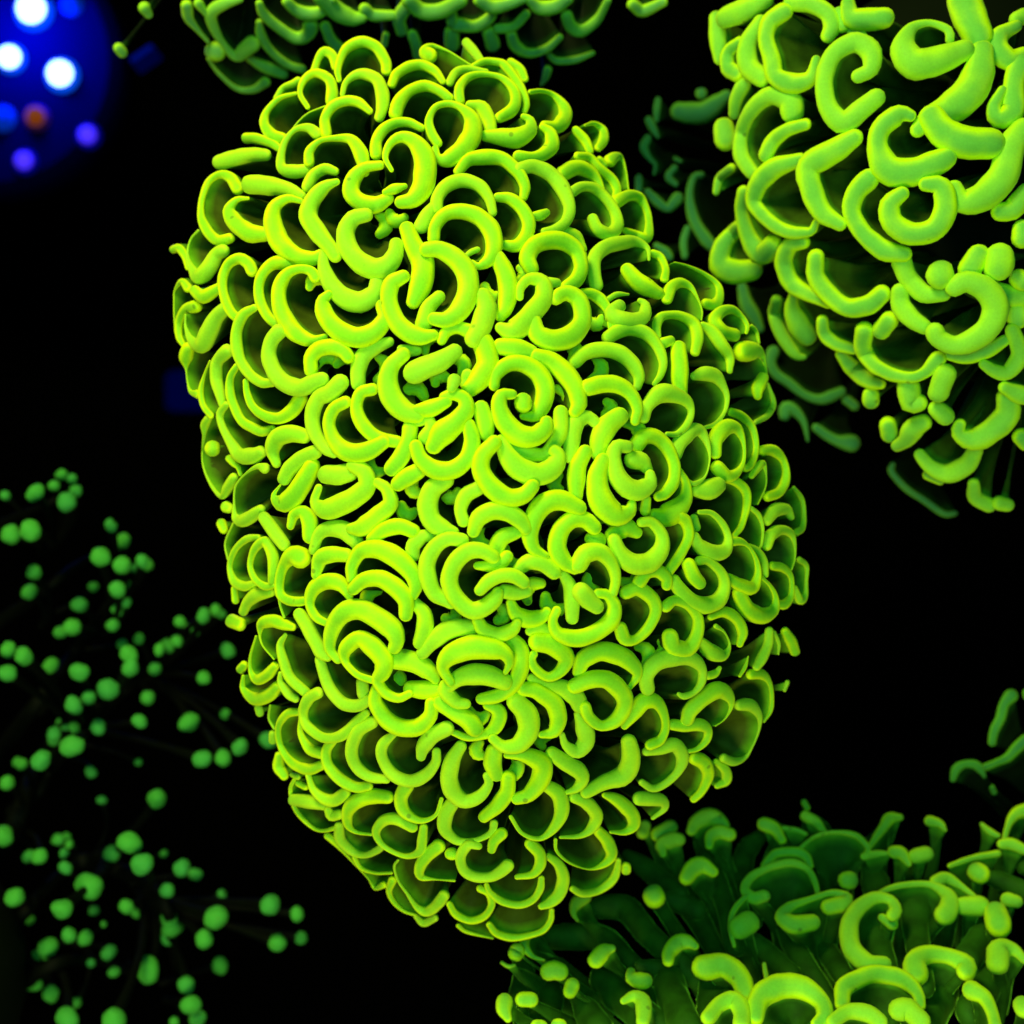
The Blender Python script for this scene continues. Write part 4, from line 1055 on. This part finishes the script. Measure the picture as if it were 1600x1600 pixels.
def lump(centre, radii, seed):
    v, f = [], []
    na, nt = 28, 14
    for j in range(1, nt):
        th = math.pi * j / nt
        for i in range(na):
            a = 2 * math.pi * i / na
            q = Vector((radii[0] * math.sin(th) * math.cos(a), radii[1] * math.sin(th) * math.sin(a), radii[2] * math.cos(th)))
            q *= 1 + .18 * noise.noise(q * 18 + Vector((seed, 0, 0)))
            v.append(q + centre)
    for j in range(nt - 2):
        for i in range(na):
            i2 = (i + 1) % na
            f.append((j * na + i, (j + 1) * na + i, (j + 1) * na + i2, j * na + i2))
    f.append(tuple(range(na)))
    f.append(tuple(range((nt - 1) * na - 1, (nt - 2) * na - 1, -1)))
    return mesh('lump', v, f)


obj('flesh', lump(pt(680, -330, .10), (.10, .05, .055), 1), colony['T'], FLESH_DIM)
obj('flesh', lump(pt(1330, 2050, .06), (.10, .05, .05), 2), colony['L'], FLESH_DIM)
obj('flesh', lump(pt(1420, 330, .20), (.06, .05, .07), 3), colony['B'], FLESH_DIM)
obj('flesh', lump(pt(1850, 1550, .12), (.05, .05, .06), 4), colony['R'], FLESH_DIM)
obj('skeleton', lump(pt(755, 800, .12), (.07, .09, .10), 5), colony['M'], STONE)

# the coral with round beads, lower left
FROG = thing('frogspawn_coral', 'dark coral with scattered round green bead tips in the lower left corner', 'coral')
BR = [  # stems that carry the beads: pixels, width, depth
    ([(-60, 1420), (20, 1290), (55, 1200), (110, 1125), (150, 1105)], 46, .07),
    ([(-40, 1230), (85, 1060), (135, 990), (185, 925), (200, 890)], 34, .085),
    ([(20, 1270), (120, 1150), (200, 1075), (255, 1030), (300, 975), (345, 965)], 30, .085),
    ([(-60, 1010), (60, 930), (110, 890), (155, 865)], 30, .09),
    ([(-60, 850), (20, 810), (70, 790), (105, 770)], 26, .09),
    ([(-60, 1560), (60, 1400), (130, 1345), (190, 1330)], 34, .065),
    ([(130, 1345), (215, 1370), (260, 1420), (275, 1500), (300, 1600)], 34, .06),
    ([(-40, 1620), (60, 1520), (140, 1500), (230, 1530)], 34, .055),
    ([(20, 1270), (60, 1240), (75, 1210)], 26, .06),
]
stems = []
for pl, w, y in BR:
    path = smooth_path([(x, q, w) for x, q in pl], 10)
    P = [pt(q[0], q[1], y + .09 + .02 * math.sin(i * .3)) for i, q in enumerate(path)]
    n = len(P)
    rad = [w * .5 * PX * (1.15 - .7 * i / n) for i in range(n)]
    stems += P
    v, f, _ = tube(P, rad, Vector((0, -1, 0)), 12, .9, .25)
    me = mesh('branch', v, f)
    with_root(me, [.5] * len(v))
    obj('branch', me, FROG, BEADSTALK)
obj('flesh', lump(pt(-240, 1500, .10), (.06, .06, .08), 6), FROG, FLESH_DIM)
for q in BEADS.split():
    x, yy, d = (float(c) for c in q.split(','))
    y = .085 + .10 * (1 - min(1, d / 36)) + random.uniform(-.012, .04)
    p = pt(x, yy, y)
    r = d * .49 * PX * (CAM_D + y) / CAM_D
    near = min(stems, key=lambda s: (s - p).length)
    back = near.lerp(pt(-240, 1500, .10), .12) + Vector((0, .02, 0))
    dr = (back - p).normalized()
    L = (back - p).length
    side = dr.cross(Vector((0, 0, 1))).normalized()
    path = [p + dr * L * t + side * .004 * math.sin(t * 3) for t in (0, .12, .3, .55, .8, 1)]
    rad = [r * k for k in (.78, .55, .42, .40, .42, .5)]
    v, f, _ = tube(path, rad, dr.orthogonal(), 10, 1.0)
    rt = [min(1, ((a - p).length - r * .2) / .03) if (a - p).length > r * .2 else 0 for a in v]
    st = obj('tentacle', with_root(mesh('tentacle', [a - back for a in v], f), rt), FROG, BEADSTALK, back)
    # bead: slightly squashed and lumpy ball
    ax = Vector((random.uniform(-1, 1), random.uniform(-.3, .3), random.uniform(-1, 1))).normalized()
    sq = random.uniform(-.22, .30)
    v, f = [], []
    na, nt = 18, 12
    sd = Vector((random.random() * 50, 0, 0))
    for j in range(nt + 1):
        th = math.pi * j / nt
        for i in range(na):
            a = 2 * math.pi * i / na
            u = Vector((math.sin(th) * math.cos(a), math.sin(th) * math.sin(a), math.cos(th)))
            u = u * (1 + .15 * noise.noise(u * 1.25 + sd)) + ax * u.dot(ax) * sq
            v.append(p + u * r - back)
    for j in range(nt):
        for i in range(na):
            i2 = (i + 1) % na
            f.append((j * na + i, (j + 1) * na + i, (j + 1) * na + i2, j * na + i2))
    obj('tip', mesh('tip', v, f), st, BEADM)

# ------------------------------------------------------------------ the blue lamp behind, upper left
LY = .9
kl = (CAM_D + LY) / CAM_D
LAMP = thing('tank_lamp', 'round blue tank lamp with glowing white, blue and orange LEDs in the upper left corner', 'lamp', pt(-20, 95, LY))
lc = Vector(LAMP.location)


def disc(c, prof, seg=40):
    """turned shape facing the camera: (radius, forward) profile"""
    v, f = [], []
    for r, d in prof:
        for i in range(seg):
            a = 2 * math.pi * i / seg
            v.append(c + Vector((r * math.cos(a), -d, r * math.sin(a))))
    for j in range(len(prof) - 1):
        for i in range(seg):
            i2 = (i + 1) % seg
            f.append((j * seg + i, j * seg + i2, (j + 1) * seg + i2, (j + 1) * seg + i))
    f.append(tuple(range(seg - 1, -1, -1)))
    f.append(tuple(range((len(prof) - 1) * seg, len(prof) * seg)))
    return v, f


pxl = PX * kl
v, f = disc(Vector((0, 0, 0)), [(60 * pxl, -.06), (205 * pxl, -.05), (212 * pxl, -.02), (206 * pxl, -.006), (190 * pxl, .0), (10 * pxl, 0)], 64)
obj('housing', mesh('housing', v, f, False), LAMP, plain('blue_housing', (.0, .001, .06), .8, .0))
WHITE = plain('white_led', (1, 1, 1), emit=(.55, 1, 2), strength=3)
DOMEW = plain('bright_lens', (.0, .004, .3), .5, .0, emit=(0, .09, 1), strength=1.0)
DOMEV = plain('violet_lens', (.0, .004, .3), .5, .0, emit=(.0, .0, 1), strength=.12)
VIOLET = plain('violet_led', (.3, .1, 1), emit=(.03, .015, 1), strength=1.0)
DOMEO = plain('amber_lens', (.0, .004, .3), .5, .0, emit=(.28, .06, .004), strength=.05)
AMBER = plain('amber_led', (.2, .04, .0), emit=(.36, .07, .0), strength=.4)
DOMEB = plain('blue_lens', (.0, .02, .5), .5, .0, emit=(0, .06, .8), strength=.3)
for (x, y, r, core, lens) in [(53, 18, 26, WHITE, DOMEW), (18, 92, 20, WHITE, DOMEW), (97, 118, 23, WHITE, DOMEW), (58, 184, 18, AMBER, DOMEO),
                              (139, 213, 17, VIOLET, DOMEV), (40, 253, 17, VIOLET, DOMEV), (5, 185, 18, DOMEB, DOMEB), (112, 8, 15, DOMEB, DOMEB),
                              (-40, 30, 22, WHITE, DOMEW), (-60, 130, 22, WHITE, DOMEW)]:
    c = pt(x, y, LY) - lc
    rr = r * pxl
    prof = [(rr * 1.15, 0), (rr * 1.08, rr * .25), (rr * .8, rr * .45)]
    v, f = disc(c, prof, 24)
    ln = obj('led', mesh('led', v, f), LAMP, lens)
    v, f = disc(c, [(rr * .82, rr * .4), (rr * .76, rr * .7), (rr * .55, rr * .9), (rr * .2, rr * 1.0)], 24)
    obj('lens', mesh('lens', v, f), ln, core)


gl = bpy.data.lights.new('lamp_glow', 'POINT')
gl.color = (.0, .06, 1.0)
gl.energy = 1.2
gl.shadow_soft_size = .02
go = bpy.data.objects.new('lamp_glow', gl)
COL.objects.link(go)
go.location = pt(45, 55, LY) + Vector((0, -.05, 0))


def block(name, label, cat, px, py, y, w, hgt, rot, m):
    k = PX * (CAM_D + y) / CAM_D
    a, b, c = w * k / 2, .012, hgt * k / 2
    e = .12
    v, f = [], []
    prof = [(-a, -c + 2 * c * e), (-a + 2 * a * e, -c), (a - 2 * a * e, -c), (a, -c + 2 * c * e), (a, c - 2 * c * e), (a - 2 * a * e, c), (-a + 2 * a * e, c), (-a, c - 2 * c * e)]
    for yy, s in ((-b, .9), (-b * .7, 1), (b, 1)):
        v += [Vector((x * s, yy, z * s)) for x, z in prof]
    n = 8
    for j in range(2):
        for i in range(n):
            i2 = (i + 1) % n
            f.append((j * n + i, j * n + i2, (j + 1) * n + i2, (j + 1) * n + i))
    f.append(tuple(range(n - 1, -1, -1))); f.append(tuple(range(2 * n, 3 * n)))
    o = obj(name, mesh(name, v, f, False), m=m, loc=pt(px, py, y))
    o.rotation_euler = (0, R(rot), 0)
    o['label'] = label; o['category'] = cat
    return o


block('blue_block', 'faint blue box peeping out behind the left edge of the biggest coral head', 'blue_block', 305, 612, 1.1, 90, 66, 0,
      plain('blue_surface', (.0, .004, .40), .6, .0))  # made-up block for an unidentified faint blue patch
block('bar', 'small blue bar beside the lamp, under two tiny green tips', 'bar', 228, 92, .5, 44, 9, -35,
      plain('blue_bar', (.0, .008, .7), .6, .0))  # made-up bar for a faint blue streak, its blue light put into the colour
